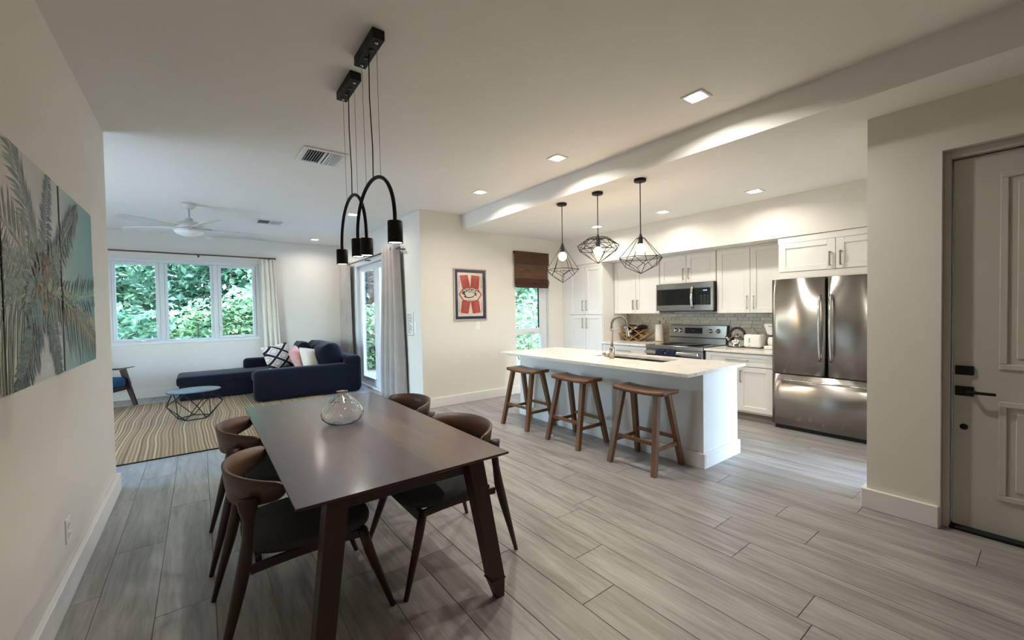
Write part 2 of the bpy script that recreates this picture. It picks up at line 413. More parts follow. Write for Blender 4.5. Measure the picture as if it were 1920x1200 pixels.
    def rbox(s, x0, x1, y0, y1, z0, z1, r=.05, n=4, crown=0):   # rounded soft box
        c = Vector(((x0+x1)/2, (y0+y1)/2, (z0+z1)/2)); h = Vector(((x1-x0)/2, (y1-y0)/2, (z1-z0)/2)); r = min(r, h.x, h.y, h.z)
        ts = lambda H: sorted(set([-H+r*(1-math.cos(math.pi/2*i/n)) for i in range(n+1)]+[H-r*(1-math.cos(math.pi/2*i/n)) for i in range(n+1)]+[0]))
        def sn(p):
            q = Vector((max(-h.x+r, min(h.x-r, p.x)), max(-h.y+r, min(h.y-r, p.y)), max(-h.z+r, min(h.z-r, p.z))))
            d = p-q
            if d.length > 1e-9: p = q+d.normalized()*r
            if crown and p.z > 0: p = p+Vector((0, 0, crown*(1-(p.x/h.x)**2)*(1-(p.y/h.y)**2)*(p.z/h.z)))
            return c+p
        for ax in range(3):
            o1, o2 = [a for a in range(3) if a != ax]
            U, V2 = ts(h[o1]), ts(h[o2])
            for sg in (-1, 1):
                vs = []; fs = []
                for a in U:
                    for b in V2:
                        p = Vector((0, 0, 0)); p[ax] = sg*h[ax]; p[o1] = a; p[o2] = b; vs.append(sn(p))
                nn = len(V2)
                for i in range(len(U)-1):
                    for j in range(nn-1):
                        q = (i*nn+j, (i+1)*nn+j, (i+1)*nn+j+1, i*nn+j+1)
                        if (sg > 0) == (ax == 1): q = q[::-1]
                        fs.append(q)
                s.add(vs, fs, True)
        return s
    def mesh(s, name, origin=(0, 0, 0), weld=False):
        me = bpy.data.meshes.new(name); ox, oy, oz = origin
        me.from_pydata([(v[0]-ox, v[1]-oy, v[2]-oz) for v in s.v], [], s.f); me.polygons.foreach_set('use_smooth', s.sm)
        bm = bmesh.new(); bm.from_mesh(me)
        if weld: bmesh.ops.remove_doubles(bm, verts=bm.verts, dist=1e-5)
        bmesh.ops.recalc_face_normals(bm, faces=bm.faces); bm.to_mesh(me); bm.free(); me.update()
        return me

ORG = {}
def empty(name, loc=(0, 0, 0)):
    o = bpy.data.objects.new(name, None); COL.objects.link(o); o.location = loc; o.empty_display_size = .1
    ORG[o] = tuple(loc); return o
def tag(o, label, cat, group=None):
    o['label'] = label; o['category'] = cat
    if group: o['group'] = group
    return o
def thing(name, label, cat, loc=(0, 0, 0), group=None): return tag(empty(name, loc), label, cat, group)
def part(name, mb, mat, parent=None, weld=False, label=None, kind=None):
    org = ORG.get(parent, (0, 0, 0)) if parent else (0, 0, 0)
    o = bpy.data.objects.new(name, mb.mesh(name, org, weld)); COL.objects.link(o)
    o.data.materials.append(M[mat] if isinstance(mat, str) else mat)
    if parent: o.parent = parent; ORG[o] = org
    else: ORG[o] = (0, 0, 0)
    if label: o['label'] = label
    if kind: o['kind'] = kind
    return o
def solo(name, mb, mat, label, cat, group=None, loc=None, weld=False):     # a thing that is one mesh, its origin at its base
    xs = [v[0] for v in mb.v]; ys = [v[1] for v in mb.v]; zs = [v[2] for v in mb.v]
    org = loc or ((min(xs)+max(xs))/2, (min(ys)+max(ys))/2, min(zs))
    o = bpy.data.objects.new(name, mb.mesh(name, org, weld)); COL.objects.link(o); o.location = org
    o.data.materials.append(M[mat]); ORG[o] = org
    return tag(o, label, cat, group)
def struct(name, mb, mat, weld=False):
    o = part(name, mb, mat, None, weld); o['kind'] = 'structure'; return o
def sempty(name, loc=(0, 0, 0)):
    o = empty(name, loc); o['kind'] = 'structure'; return o
def copy_tree(o, parent=None):
    c = o.copy(); COL.objects.link(c); c.parent = parent
    for ch in [x for x in bpy.data.objects if x.parent == o]: copy_tree(ch, c)
    return c
def lamp(name, kind, loc, energy, color, parent, **kw):
    d = bpy.data.lights.new(name, kind); d.energy = energy; d.color = color
    for k, v in kw.items(): setattr(d, k, v)
    o = bpy.data.objects.new(name, d); COL.objects.link(o)
    org = ORG.get(parent, (0, 0, 0)); o.location = tuple(a-b for a, b in zip(loc, org)); o.parent = parent
    return o
B_ = lambda *a, **k: MB().box(*a, **k)

# ------------------------------------------------------------------ room shell
XL, YL, HC, YW, XG, YC, XB, HK, XR, YR = -.6025, 4.86, 3.054, 10.12, 2.707, 5.862, 3.448, 2.8195, 3.878, .837
XW, YB, XLL = 6.395, -2.4, -3.4       # kitchen back wall, wall behind the camera, far left of the living room
PW, P0 = .2455, -.461                  # plank width, one known joint

def planks():
    fl = struct('floor', MB().box(XLL, 6.6, YB-.2, YC+.15, -.12, -.0035).box(XLL, XG+.15, YC+.15, YW+.15, -.12, -.0035), 'sub')
    L = 1.47; cand = []
    k0 = math.floor((XLL-P0)/PW); k1 = math.ceil((6.5-P0)/PW)
    fixed = {9: 1.73, 10: 2.15, 11: .74, 12: 1.16, 13: 1.385, 14: .94}
    f, yaw = 774.6, -.648
    for k in range(k0, k1):
        x0, x1 = P0+k*PW, P0+(k+1)*PW
        ph = fixed.get(k, random.random()*L) % L
        y = YB-.1-L+((ph-(YB-.1)) % L)
        while y < YW:
            a, b = max(y, YB), min(y+L, YW)
            if (x0+x1)/2 > XG+.05: b = min(b, YC)
            if (x0+x1)/2 > XR+.2: a = max(a, YR-.2)
            if b-a > .05:
                xx0, xx1 = max(x0, XLL), min(x1, XW)
                cx, cy = (xx0+xx1)/2, (a+b)/2
                d = cx*math.sin(-yaw)+cy*math.cos(yaw); s_ = cx*math.cos(yaw)-cy*math.sin(-yaw)
                vis = d > -.6 and abs(s_) < (max(d, 0))*1.3+1.0
                if cx < XL-.1 and cy < YL+.3*abs(cx+.6): vis = False
                if cx > XR+.1 and cy < YR: vis = False
                if cx > XG and cy > YC: vis = False
                if xx1-xx0 > .01 and not (cx < XL-.15 and cy < YL-.2): cand.append((0 if vis else 1, math.hypot(cx, cy), xx0, xx1, a, b))
            y += L
    cand.sort(); cache = {}; rest = MB(); g = .0014
    for i, (v, d, x0, x1, a, b) in enumerate(cand):
        if i < 298:
            key = (round(x1-x0, 3), round(b-a, 3))
            if key not in cache:
                w, h = (x1-x0)/2-g, (b-a)/2-g
                cache[key] = B_(-w, w, -h, h, -.0035, 0, b=.0012).mesh('plank'); cache[key].materials.append(M['floor'])
            o = bpy.data.objects.new('plank', cache[key]); COL.objects.link(o); o.location = ((x0+x1)/2, (a+b)/2, 0); o.parent = fl
        else: rest.box(x0+g, x1-g, a+g, b-g, -.0035, 0)
    if rest.v: part('plank_rest', rest, 'floor', fl, kind='stuff')
planks()

struct('ceiling', B_(XLL, XB+.02, YB, YW+.15, HC, HC+.1), 'ceil')
struct('ceiling_kitchen', B_(XB+.001, 6.6, YB, YC+.15, HK, HC+.1), 'ceil')
struct('wall_left', MB().box(XL-.15, XL, YB, YL, 0, HC), 'wall')
SY0, SY1, SZ0, SZ1 = 4.95, 7.5, .05, 2.45       # sliding glass door in the hidden side wall of the living room
struct('wall_living_left', MB().box(XLL-.15, XLL, YL-.2, SY0, 0, HC).box(XLL-.15, XLL, SY1, YW+.15, 0, HC).box(XLL-.15, XLL, SY0, SY1, SZ1, HC).box(XLL-.15, XLL, SY0, SY1, 0, SZ0).box(XLL, XL-.15, YL-.35, YL-.2, 0, HC), 'wall')
WX0, WX1, WZ0, WZ1 = -1.27, 1.01, 1.0, 2.555
struct('wall_window', MB().box(XLL-.15, WX0, YW, YW+.15, 0, HC).box(WX1, XG+.15, YW, YW+.15, 0, HC).box(WX0, WX1, YW, YW+.15, 0, WZ0).box(WX0, WX1, YW, YW+.15, WZ1, HC), 'wall')
DY0, DY1, DZ = 6.72, 9.22, 2.55
struct('wall_glass_door', MB().box(XG, XG+.15, YC+.15, DY0, 0, HC).box(XG, XG+.15, DY1, YW, 0, HC).box(XG, XG+.15, DY0, DY1, DZ, HC), 'wall')
NX0, NX1, NZ0, NZ1 = 4.525, 5.335, .42, 2.545
struct('wall_poster', MB().box(XG, NX0, YC, YC+.15, 0, HC).box(NX1, 6.6, YC, YC+.15, 0, HC).box(NX0, NX1, YC, YC+.15, 0, NZ0).box(NX0, NX1, YC, YC+.15, NZ1, HC), 'wall')
KX0, KX1, KZ1 = 4.2, 4.95, 2.2                  # glass door behind the corner of the right wall, it lights the island end
kw = struct('wall_kitchen', MB().box(XW, XW+.15, YR-.2, YC, 0, HK), 'wall')
struct('wall_kitchen_side', MB().box(XR+.2, KX0, YR-.2, YR, 0, HK).box(KX1, XW, YR-.2, YR, 0, HK).box(KX0, KX1, YR-.2, YR, KZ1, HK), 'wall')
EY0, EY1, EZ = -.68, .46, 2.48
struct('wall_right', MB().box(XR, XR+.2, EY1, YR, 0, HK).box(XR, XR+.2, YB, EY0, 0, HK).box(XR, XR+.2, EY0, EY1, EZ, HK), 'wall')
struct('wall_back', MB().box(XL-.15, XR+.2, YB-.15, YB, 0, HC), 'wall')
struct('trim_soffit', B_(5.66, XW, YR, YC, 2.32, HK), 'wall')
# baseboards
BH, BT = .146, .028
struct('baseboard_left', B_(XL, XL+BT, YB, YL+BT, 0, BH, b=.004).box(XL-.15, XL, YL, YL+BT, 0, BH, b=.004), 'trim')
struct('baseboard_window', B_(XLL, XG, YW-BT, YW, 0, BH, b=.004), 'trim')
struct('baseboard_glass_door', B_(XG-BT, XG, YC-BT, DY0-.02, 0, BH, b=.004).box(XG-BT, XG, DY1+.02, YW-BT, 0, BH, b=.004), 'trim')
struct('baseboard_poster', B_(XG-BT, 5.6, YC-BT, YC, 0, BH, b=.004), 'trim')
struct('baseboard_right', B_(XR-BT, XR, EY1+.005, YR+BT, 0, BH, b=.004).box(XR, XR+.2, YR, YR+BT, 0, BH, b=.004), 'trim')
struct('baseboard_right_behind', B_(XR-BT, XR, YB, EY0-.005, 0, BH, b=.004), 'trim')

# ------------------------------------------------------------------ windows and doors
def window_living():
    w = sempty('window_1', (0, YW, WZ0)); y0, y1 = YW+.015, YW+.085
    fr = MB()
    fr.box(WX0, WX1, y0, y1, WZ0, WZ0+.045, b=.004).box(WX0, WX1, y0, y1, WZ1-.055, WZ1, b=.004)
    for a, b in ((WX0, WX0+.045), (-.575, -.505), (.245, .315), (WX1-.05, WX1)): fr.box(a, b, y0, y1, WZ0+.045, WZ1-.055, b=.004)
    part('window_frame', fr, 'vinyl', w)
    for (a, b, c, d), (ga, gb, gc, gd), fixed in (((-1.222, -.578, 1.048, 2.497), (-1.172, -.633, 1.09, 2.44), 0), ((-.503, .243, 1.048, 2.497), (-.456, .190, 1.06, 2.487), 1), ((.317, .957, 1.048, 2.497), (.372, .898, 1.09, 2.452), 0)):
        yy0 = y0-.012 if not fixed else y0+.02
        s = MB().box(a, b, yy0, y1-.01, c, gc, b=.004).box(a, b, yy0, y1-.01, gd, d, b=.004).box(a, ga, yy0, y1-.01, gc, gd, b=.004).box(gb, b, yy0, y1-.01, gc, gd, b=.004)
        so = part('sash', s, 'vinyl', w)
        part('pane', B_(ga-.008, gb+.008, y0+.03, y0+.036, gc-.008, gd+.008), 'glass', so)
        if not fixed:
            cx = (ga+gb)/2+(.06 if ga < 0 else .04)
            cr = MB().box(cx-.07, cx+.07, yy0-.02, yy0, WZ0+.03, WZ0+.055, b=.006).tube([(cx+.02, yy0-.02, WZ0+.05), (cx-.03, yy0-.05, WZ0+.062), (cx-.09, yy0-.055, WZ0+.05)], .009, 8)
            part('crank_handle', cr, 'white', so)
            hx = gb+.028 if ga < 0 else ga-.028
            part('latch', MB().box(hx-.012, hx+.012, yy0-.012, yy0, 1.2, 1.34, b=.004).tube([(hx, yy0-.012, 1.25), (hx, yy0-.035, 1.27), (hx+.004, yy0-.03, 1.33)], .008, 8), 'white', so)
    part('window_sill', B_(WX0, WX1, YW-.012, YW+.014, WZ0-.022, WZ0+.006, b=.004), 'trim', w)
window_living()

def glass_door():
    d = sempty('door_1', (XG, (DY0+DY1)/2, 0)); x0, x1 = XG+.03, XG+.12
    fr = MB().box(x0-.03, x1+.03, DY1-.16, DY1, 0, DZ, b=.005).box(x0-.03, x1+.03, DY0, DY0+.10, 0, DZ, b=.005).box(x0-.03, x1+.03, DY0+.10, DY1-.16, DZ-.07, DZ, b=.005)
    part('door_frame', fr, 'vinyl', d)
    part('threshold', B_(x0-.05, x1+.03, DY0, DY1, 0, .025, b=.006), 'vinyl', d)
    mid = 7.965
    for a, b in ((mid+.005, DY1-.165), (DY0+.105, mid-.005)):
        ga, gb, gc, gd = a+.125, b-.17 if a > 7.5 else b-.125, .155, 2.37
        lf = MB().box(x0+.03, x0+.075, a, b, .03, gc, b=.004).box(x0+.03, x0+.075, a, b, gd, DZ-.075, b=.004).box(x0+.03, x0+.075, a, ga, gc, gd, b=.004).box(x0+.03, x0+.075, gb, b, gc, gd, b=.004)
        bd = MB()
        for (p, q, r, s) in ((ga, ga+.02, gc, gd), (gb-.02, gb, gc, gd), (ga, gb, gc, gc+.02), (ga, gb, gd-.02, gd)): bd.box(x0+.015, x0+.03, p, q, r, s, b=.003)
        lo = part('door_leaf', lf, 'vinyl', d)
        part('glazing_bead', bd, 'vinyl', lo)
        part('pane', B_(x0+.05, x0+.057, ga-.008, gb+.008, gc-.008, gd+.008), 'glass', lo)
        if a > 7.5:
            part('door_handle', MB().box(x0+.012, x0+.03, a+.035, a+.075, .96, 1.18, b=.004).tube([(x0+.02, a+.055, 1.08), (x0-.03, a+.055, 1.08), (x0-.035, a+.16, 1.085)], .009, 8), 'white', lo)
glass_door()

def narrow_window():
    w = sempty('window_2', ((NX0+NX1)/2, YC, NZ0)); y0, y1 = YC+.085, YC+.14
    fr = MB()
    for a, b, c, d in ((NX0, NX1, NZ0, NZ0+.04), (NX0, NX1, NZ1-.04, NZ1), (NX0, NX0+.03, NZ0+.04, NZ1-.04), (NX1-.14, NX1, NZ0+.04, NZ1-.04), (NX0+.03, NX1-.14, 1.04, 1.16)): fr.box(a, b, y0, y1, c, d, b=.004)
    part('window_frame', fr, 'vinyl', w)
    sa = MB().box(NX1-.19, NX1-.142, y0-.008, y0+.03, 1.162, 2.50, b=.003)
    part('sash', sa, 'vinyl', w)
    part('screen_edge', MB().box(NX1-.205, NX1-.192, y0-.004, y0+.02, 1.165, 2.50), 'black', w)
    part('pane', B_(NX0+.028, NX1-.138, y0+.025, y0+.031, 1.155, NZ1-.035), 'glass', w)
    part('pane', B_(NX0+.028, NX1-.138, y0+.025, y0+.031, NZ0+.035, 1.045), 'glass', w)
    part('crank_handle', MB().box(4.88, 5.02, y0-.03, y0, 1.08, 1.11, b=.006).tube([(4.95, y0-.03, 1.10), (4.93, y0-.07, 1.11), (5.02, y0-.075, 1.075)], .01, 8), 'white', w)
    part('window_sill', B_(NX0, NX1, YC, y0, NZ0-.001, NZ0+.012), 'trim', w)
narrow_window()

def side_window():
    w = sempty('door_3', (XLL, (SY0+SY1)/2, SZ0)); x0, x1 = XLL-.1, XLL-.04
    fr = MB().box(x0, x1, SY0, SY1, SZ0, SZ0+.05).box(x0, x1, SY0, SY1, SZ1-.05, SZ1)
    for a in (SY0, (SY0+SY1)/2-.03, SY1-.06): fr.box(x0, x1, a, a+.06, SZ0+.05, SZ1-.05)
    part('door_frame', fr, 'vinyl', w)
    for a in (SY0, (SY0+SY1)/2-.03): part('pane', B_(x0+.02, x0+.026, a+.05, a+(SY1-SY0)/2-.02, SZ0+.04, SZ1-.04), 'glass', w)
side_window()
def kitchen_door():
    w = sempty('door_4', ((KX0+KX1)/2, YR-.1, 0)); y0, y1 = YR-.13, YR-.07
    fr = MB().box(KX0, KX1, y0, y1, 0, .04).box(KX0, KX1, y0, y1, KZ1-.06, KZ1)
    for a in (KX0, (KX0+KX1)/2-.04, KX1-.06): fr.box(a, a+.06, y0, y1, .04, KZ1-.06)
    part('door_frame', fr, 'vinyl', w)
    for a, b in ((KX0+.05, (KX0+KX1)/2-.03), ((KX0+KX1)/2+.01, KX1-.05)): part('pane', B_(a, b, y0+.02, y0+.026, .03, KZ1-.05), 'glass', w)
kitchen_door()

def panel_frame(mb, axis_x, y0, y1, z0, z1, w, dep, xface):
    """raised moulding ring on a face looking towards -x"""
    mb.box(xface-dep, xface, y0, y1, z0, z0+w, b=.004).box(xface-dep, xface, y0, y1, z1-w, z1, b=.004).box(xface-dep, xface, y0, y0+w, z0+w, z1-w, b=.004).box(xface-dep, xface, y1-w, y1, z0+w, z1-w, b=.004)
def entry_door():
    d = sempty('door_2', (XR+.1, (EY0+EY1)/2, 0))
    j = MB()
    for a, b in ((EY1-.035, EY1), (EY0, EY0+.035)): j.box(XR+.06, XR+.2, a, b, .0, EZ, b=.003)
    j.box(XR+.06, XR+.2, EY0+.035, EY1-.035, EZ-.05, EZ, b=.003)
    for q, r in ((EY1-.07, EY1-.02), (EY0+.02, EY0+.07)): j.box(XR+.152, XR+.2, q, r, 0, EZ)
    j.box(XR+.152, XR+.2, EY0+.02, EY1-.02, EZ-.09, EZ-.04)
    part('door_frame', j, 'doorpaint', d)
    a, b = EY0+.04, EY1-.042; xf = XR+.102
    lf = B_(xf, xf+.045, a, b, .022, EZ-.058, b=.003)
    lo = part('door_leaf', lf, 'doorpaint', d)
    for z0, z1 in ((1.07, 2.29), (.245, .87)):
        mo = MB(); panel_frame(mo, 0, a+.20, b-.20, z0, z1, .035, .012, xf)
        part('panel_moulding', mo, 'doorpaint', lo)
        part('raised_panel', B_(xf-.008, xf, a+.27, b-.27, z0+.07, z1-.07, b=.007), 'doorpaint', lo)
    for z0, z1, nm in ((1.02, 1.08, 'deadbolt_plate'), (.883, .945, 'handle_plate')):
        part(nm, B_(xf-.016, xf, .322, .405, z0, z1, b=.003), 'black', lo)
    part('door_lever', MB().tube([(xf-.016, .345, .915), (xf-.055, .345, .915)], .011, 10).box(xf-.066, xf-.05, .225, .355, .906, .924, b=.004), 'black', lo)
    part('bumper_stop', MB().lathe([(.0, -.022), (.014, -.02), (.019, -.008), (.02, 0)], (xf, .365, .678), 16, axis='x'), 'black', lo)
    part('threshold', B_(XR+.05, XR+.2, EY0+.036, EY1-.036, 0, .02, b=.004), 'black', d)
entry_door()

# ------------------------------------------------------------------ kitchen
def shaker(kind, parent, xf, y0, y1, z0, z1, handle=None, t=.022):
    """shaker front looking towards -x; handle = ('v', y, zc, len) or ('h', yc, z, len)"""
    g = .0025; y0 += g; y1 -= g; z0 += g; z1 -= g
    ry, rz = min(.075, (y1-y0)*.28), min(.062, (z1-z0)*.3)
    mb = MB().box(xf, xf+t, y0, y0+ry, z0, z1, b=.002).box(xf, xf+t, y1-ry, y1, z0, z1, b=.002).box(xf, xf+t, y0+ry, y1-ry, z0, z0+rz, b=.002).box(xf, xf+t, y0+ry, y1-ry, z1-rz, z1, b=.002)
    d = part(kind, mb, 'cab', parent)
    part('inset_panel', B_(xf+.012, xf+t, y0+ry-.003, y1-ry+.003, z0+rz-.003, z1-rz+.003), 'cab', d)
    if handle:
        h = MB(); k, a, b, L = handle
        if k == 'v':
            h.box(xf-.034, xf-.024, a-.008, a+.008, b-L/2, b+L/2, b=.002)
            for z in (b-L/2+.006, b+L/2-.006): h.box(xf-.026, xf, a-.007, a+.007, z-.006, z+.006)
        else:
            h.box(xf-.034, xf-.024, a-L/2, a+L/2, b-.007, b+.007, b=.002)
            for y in (a-L/2+.007, a+L/2-.007): h.box(xf-.026, xf, y-.007, y+.007, b-.006, b+.006)
        part('handle', h, 'nickel', d)
    return d
CXF = 5.66
def kitchen_cabinets():
    # tall pantry beside the narrow window
    p = thing('pantry_cabinet', 'tall white shaker pantry cabinet with four doors beside the narrow window', 'cabinet', (6.0, 5.26, 0))
    part('body', B_(CXF+.04, XW, 4.857, 5.655, .1, 2.318, b=.002), 'cab', p)
    part('filler_strip', B_(CXF+.035, CXF+.06, 5.657, YC-.002, .1, 2.318), 'cab', p)
    part('top_rail', B_(CXF+.018, CXF+.039, 4.857, 5.655, 2.268, 2.318), 'cab', p)
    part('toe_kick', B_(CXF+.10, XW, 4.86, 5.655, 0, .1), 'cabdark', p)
    for a, b, hy in ((5.256, 5.65, 5.312), (4.862, 5.256, 5.215)):
        shaker('door', p, CXF+.018, a, b, 1.395, 2.266, ('v', hy, 1.56, .19))
        shaker('door', p, CXF+.018, a, b, .105, 1.390, ('v', hy, 1.235, .19))
    # uppers
    UX = 6.0
    def upper(lab, y0, y1, z0, z1, hz, hl):
        c = thing('wall_cabinet', lab, 'cabinet', (UX+.2, (y0+y1)/2, z0), 'white shaker wall cabinets')
        part('body', B_(UX+.024, XW, y0+.002, y1-.002, z0, z1, b=.002), 'cab', c)
        m = (y0+y1)/2
        for a, b, hy in ((m, y1-.004, m+.044), (y0+.004, m, m-.044)): shaker('door', c, UX, a, b, z0+.002, z1-.02, ('v', hy, hz, hl))
        part('crown_strip', B_(UX+.004, UX+.0235, y0+.004, y1-.004, z1-.018, z1-.001), 'cab', c)
    upper('white two-door wall cabinet between the pantry and the microwave', 3.926, 4.853, 1.401, 2.317, 1.556, .165)
    upper('short white two-door wall cabinet directly above the microwave', 2.998, 3.922, 1.868, 2.317, 2.012, .17)
    upper('white two-door wall cabinet above the kettle and toaster', 2.075, 2.994, 1.401, 2.317, 1.553, .175)
    # over the fridge
    c = thing('fridge_top_cabinet', 'wide white two-door cabinet above the steel refrigerator', 'cabinet', (6.0, 1.5, 1.86))
    part('body', B_(CXF+.03, XW, .85, 2.072, 1.86, 2.317, b=.002), 'cab', c)
    part('side_panel', B_(CXF+.012, XW, 2.048, 2.072, 1.815, 1.86), 'cab', c)
    part('bottom_rail', B_(CXF+.012, CXF+.03, .85, 2.047, 1.817, 1.893), 'cab', c)
    part('top_rail', B_(CXF+.014, CXF+.03, .85, 2.072, 2.245, 2.315), 'cab', c)
    for a, b, hy in ((1.497, 2.066, 1.545), (.93, 1.497, 1.447)): shaker('door', c, CXF+.006, a, b, 1.897, 2.242, ('v', hy, 2.016, .16), t=.023)
    # bases
    def base(lab, y0, y1):
        c = thing('base_cabinet', lab, 'cabinet', (6.0, (y0+y1)/2, 0))
        part('body', B_(CXF+.03, XW-.016, y0, y1, .1, .884, b=.002), 'cab', c)
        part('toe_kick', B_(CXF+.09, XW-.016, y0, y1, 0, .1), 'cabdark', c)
        m = (y0+y1)/2
        shaker('drawer', c, CXF+.005, y0+.004, y1-.004, .708, .872, ('h', m, .79, .28))
        for a, b, hy in ((m, y1-.004, m+.05), (y0+.004, m, m-.05)): shaker('door', c, CXF+.005, a, b, .125, .702, ('v', hy, .58, .16))
    base('white base cabinet with drawer left of the stove under the wine rack', 3.934, 4.855)
    base('white base cabinet with drawer between stove and refrigerator', 2.126, 2.992)
    solo('countertop', B_(5.633, XW, 3.932, 4.856, .885, .915, b=.003), 'quartz', 'cream quartz counter slab under the wine rack and paper towels', 'countertop')
    solo('countertop', B_(5.633, XW, 2.124, 2.994, .885, .915, b=.003), 'quartz', 'cream quartz counter slab under the kettle and toaster', 'countertop')
kitchen_cabinets()

def backsplash():
    bs = part('backsplash_bed', B_(XW-.004, XW-.0002, 2.124, 4.855, .918, 1.40), 'grout', kw)
    w, h, g = .155, .0525, .003; cache = {}
    z = .9175; r = 0
    while z < 1.398:
        z1 = min(z+h, 1.4)
        y = 2.124-(.0 if r % 2 else w/2)-(.03*(r % 3))
        while y < 4.855:
            a, b = max(y, 2.124), min(y+w, 4.855)
            if b-a > .02:
                key = (round(b-a, 3), round(z1-z, 3))
                if key not in cache:
                    Y, Z = (b-a)/2-g/2, (z1-z)/2-g/2
                    cache[key] = B_(-.005, .005, -Y, Y, -Z, Z, b=.0012).mesh('tile'); cache[key].materials.append(M['tile'])
                o = bpy.data.objects.new('tile', cache[key]); COL.objects.link(o)
                o.location = (XW-.007-random.random()*.0015, (a+b)/2, (z+z1)/2); o.parent = kw
            y += w
        z += h; r += 1
backsplash()

def fridge():
    X0, Y0, Y1, Z1, ZS = 5.60, 1.016, 2.118, 1.81, .6755
    f = thing('refrigerator', 'stainless steel french-door refrigerator with bottom freezer drawer', 'refrigerator', (6.0, (Y0+Y1)/2, 0))
    part('body', B_(X0+.085, XW-.03, Y0+.012, Y1-.012, .06, Z1-.012, b=.004), plain('fridge_side', (96, 94, 92), .4, metal=.4), f)
    part('base_grille', B_(X0+.05, XW-.03, Y0+.02, Y1-.02, 0, .06), 'blackplastic', f)
    m = (Y0+Y1)/2
    def bowed(y0, y1, z0, z1, bow=.012):
        mb = MB(); n = 24; t = .075
        pr = []
        for i in range(n+1):
            u = i/n; e = min(u, 1-u)*(y1-y0)
            x = X0+.012*(1-min(1, e/.03))**2 + bow*(2*u-1)**2*.7 + .0012*math.sin(9*u+1)
            pr.append((x, y0+(y1-y0)*u))
        pr += [(X0+t, y1), (X0+t, y0)]
        nn = len(pr); mb.add([(p[0], p[1], z) for z in (z0, z1) for p in pr], [tuple(range(nn)), tuple(range(2*nn-1, nn-1, -1))])
        for i in range(nn): mb.add([(pr[i][0], pr[i][1], z0), (pr[(i+1) % nn][0], pr[(i+1) % nn][1], z0), (pr[(i+1) % nn][0], pr[(i+1) % nn][1], z1), (pr[i][0], pr[i][1], z1)], [(0, 1, 2, 3)], i < n)
        return mb
    for (y0, y1), hy in (((m+.004, Y1), m+.052), ((Y0, m-.004), m-.052)):
        d = part('door', bowed(y0, y1, ZS+.006, Z1), 'fridgesteel', f, weld=True)
        pts = []
        for i in range(13):
            u = i/12; pts.append((X0-.022-.045*math.sin(math.pi*u)**.8, hy, .855+.755*u))
        part('handle', MB().tube(pts, [(.017, .012)]*13, 10).box(X0-.03, X0+.012, hy-.012, hy+.012, .85, .885, b=.004).box(X0-.03, X0+.012, hy-.012, hy+.012, 1.58, 1.615, b=.004), 'chrome', d)
    d = part('freezer_drawer', bowed(Y0, Y1, .055, ZS-.006), 'fridgesteel', f, weld=True)
    pts = [(X0-.022-.03*math.sin(math.pi*i/12)**.8, Y0+.11+(Y1-Y0-.2)*i/12, .61) for i in range(13)]
    part('handle', MB().tube(pts, [(.012, .017)]*13, 10).box(X0-.03, X0+.012, Y0+.105, Y0+.14, .598, .622, b=.004).box(X0-.03, X0+.012, Y1-.12, Y1-.085, .598, .622, b=.004), 'chrome', d)
fridge()

def microwave():
    X0, Y0, Y1, Z0, Z1 = 5.90, 3.0, 3.92, 1.445, 1.864
    f = thing('microwave', 'stainless over-the-range microwave with black glass door', 'microwave', (6.1, 3.46, Z0))
    part('body', B_(X0+.03, XW, Y0, Y1, Z0, Z1, b=.003), 'blackplastic', f)
    part('underside_vent', B_(X0+.05, XW-.03, Y0+.03, Y1-.03, Z0-.018, Z0-.001), 'blackplastic', f)
    part('front_frame', MB().box(X0, X0+.029, Y0+.0, Y1, Z1-.085, Z1, b=.003).box(X0, X0+.029, Y0, Y1, Z0, Z0+.085, b=.003).box(X0+.002, X0+.029, Y1-.016, Y1, Z0+.086, Z1-.086).box(X0+.002, X0+.029, Y0, Y0+.03, Z0+.086, Z1-.086), 'steel', f)
    d = part('door_glass', B_(X0+.004, X0+.028, 3.275, Y1-.018, Z0+.087, Z1-.087, b=.002), 'blackgloss', f)
    pts = [(X0-.012-.035*math.sin(math.pi*i/12)**.7, 3.30, Z0+.04+.325*i/12) for i in range(13)]
    part('handle', MB().tube(pts, [(.013, .02)]*13, 10).box(X0-.02, X0+.004, 3.285, 3.315, Z0+.035, Z0+.06, b=.003).box(X0-.02, X0+.004, 3.285, 3.315, Z0+.345, Z0+.37, b=.003), 'chrome', d)
    c = part('control_panel', B_(X0+.004, X0+.028, Y0+.032, 3.268, Z0+.087, Z1-.087, b=.002), 'blackgloss', f)
    part('display', B_(X0+.002, X0+.004, Y0+.07, Y0+.15, Z1-.135, Z1-.108), 'screen', c)
    dg = MB()
    for i, y in enumerate((.088, .104, .122, .136)): dg.box(X0+.001, X0+.002, Y0+y-.004, Y0+y+.004, Z1-.13, Z1-.113)
    part('display_digits', dg, 'glow', c)
    bt = MB()
    for i in range(3):
        for j in range(5): bt.box(X0+.0025, X0+.004, Y0+.06+i*.05, Y0+.085+i*.05, Z0+.105+j*.028, Z0+.113+j*.028)
    part('key_marks', bt, plain('key_grey', (66, 66, 70), .5), c, kind='stuff')
microwave()

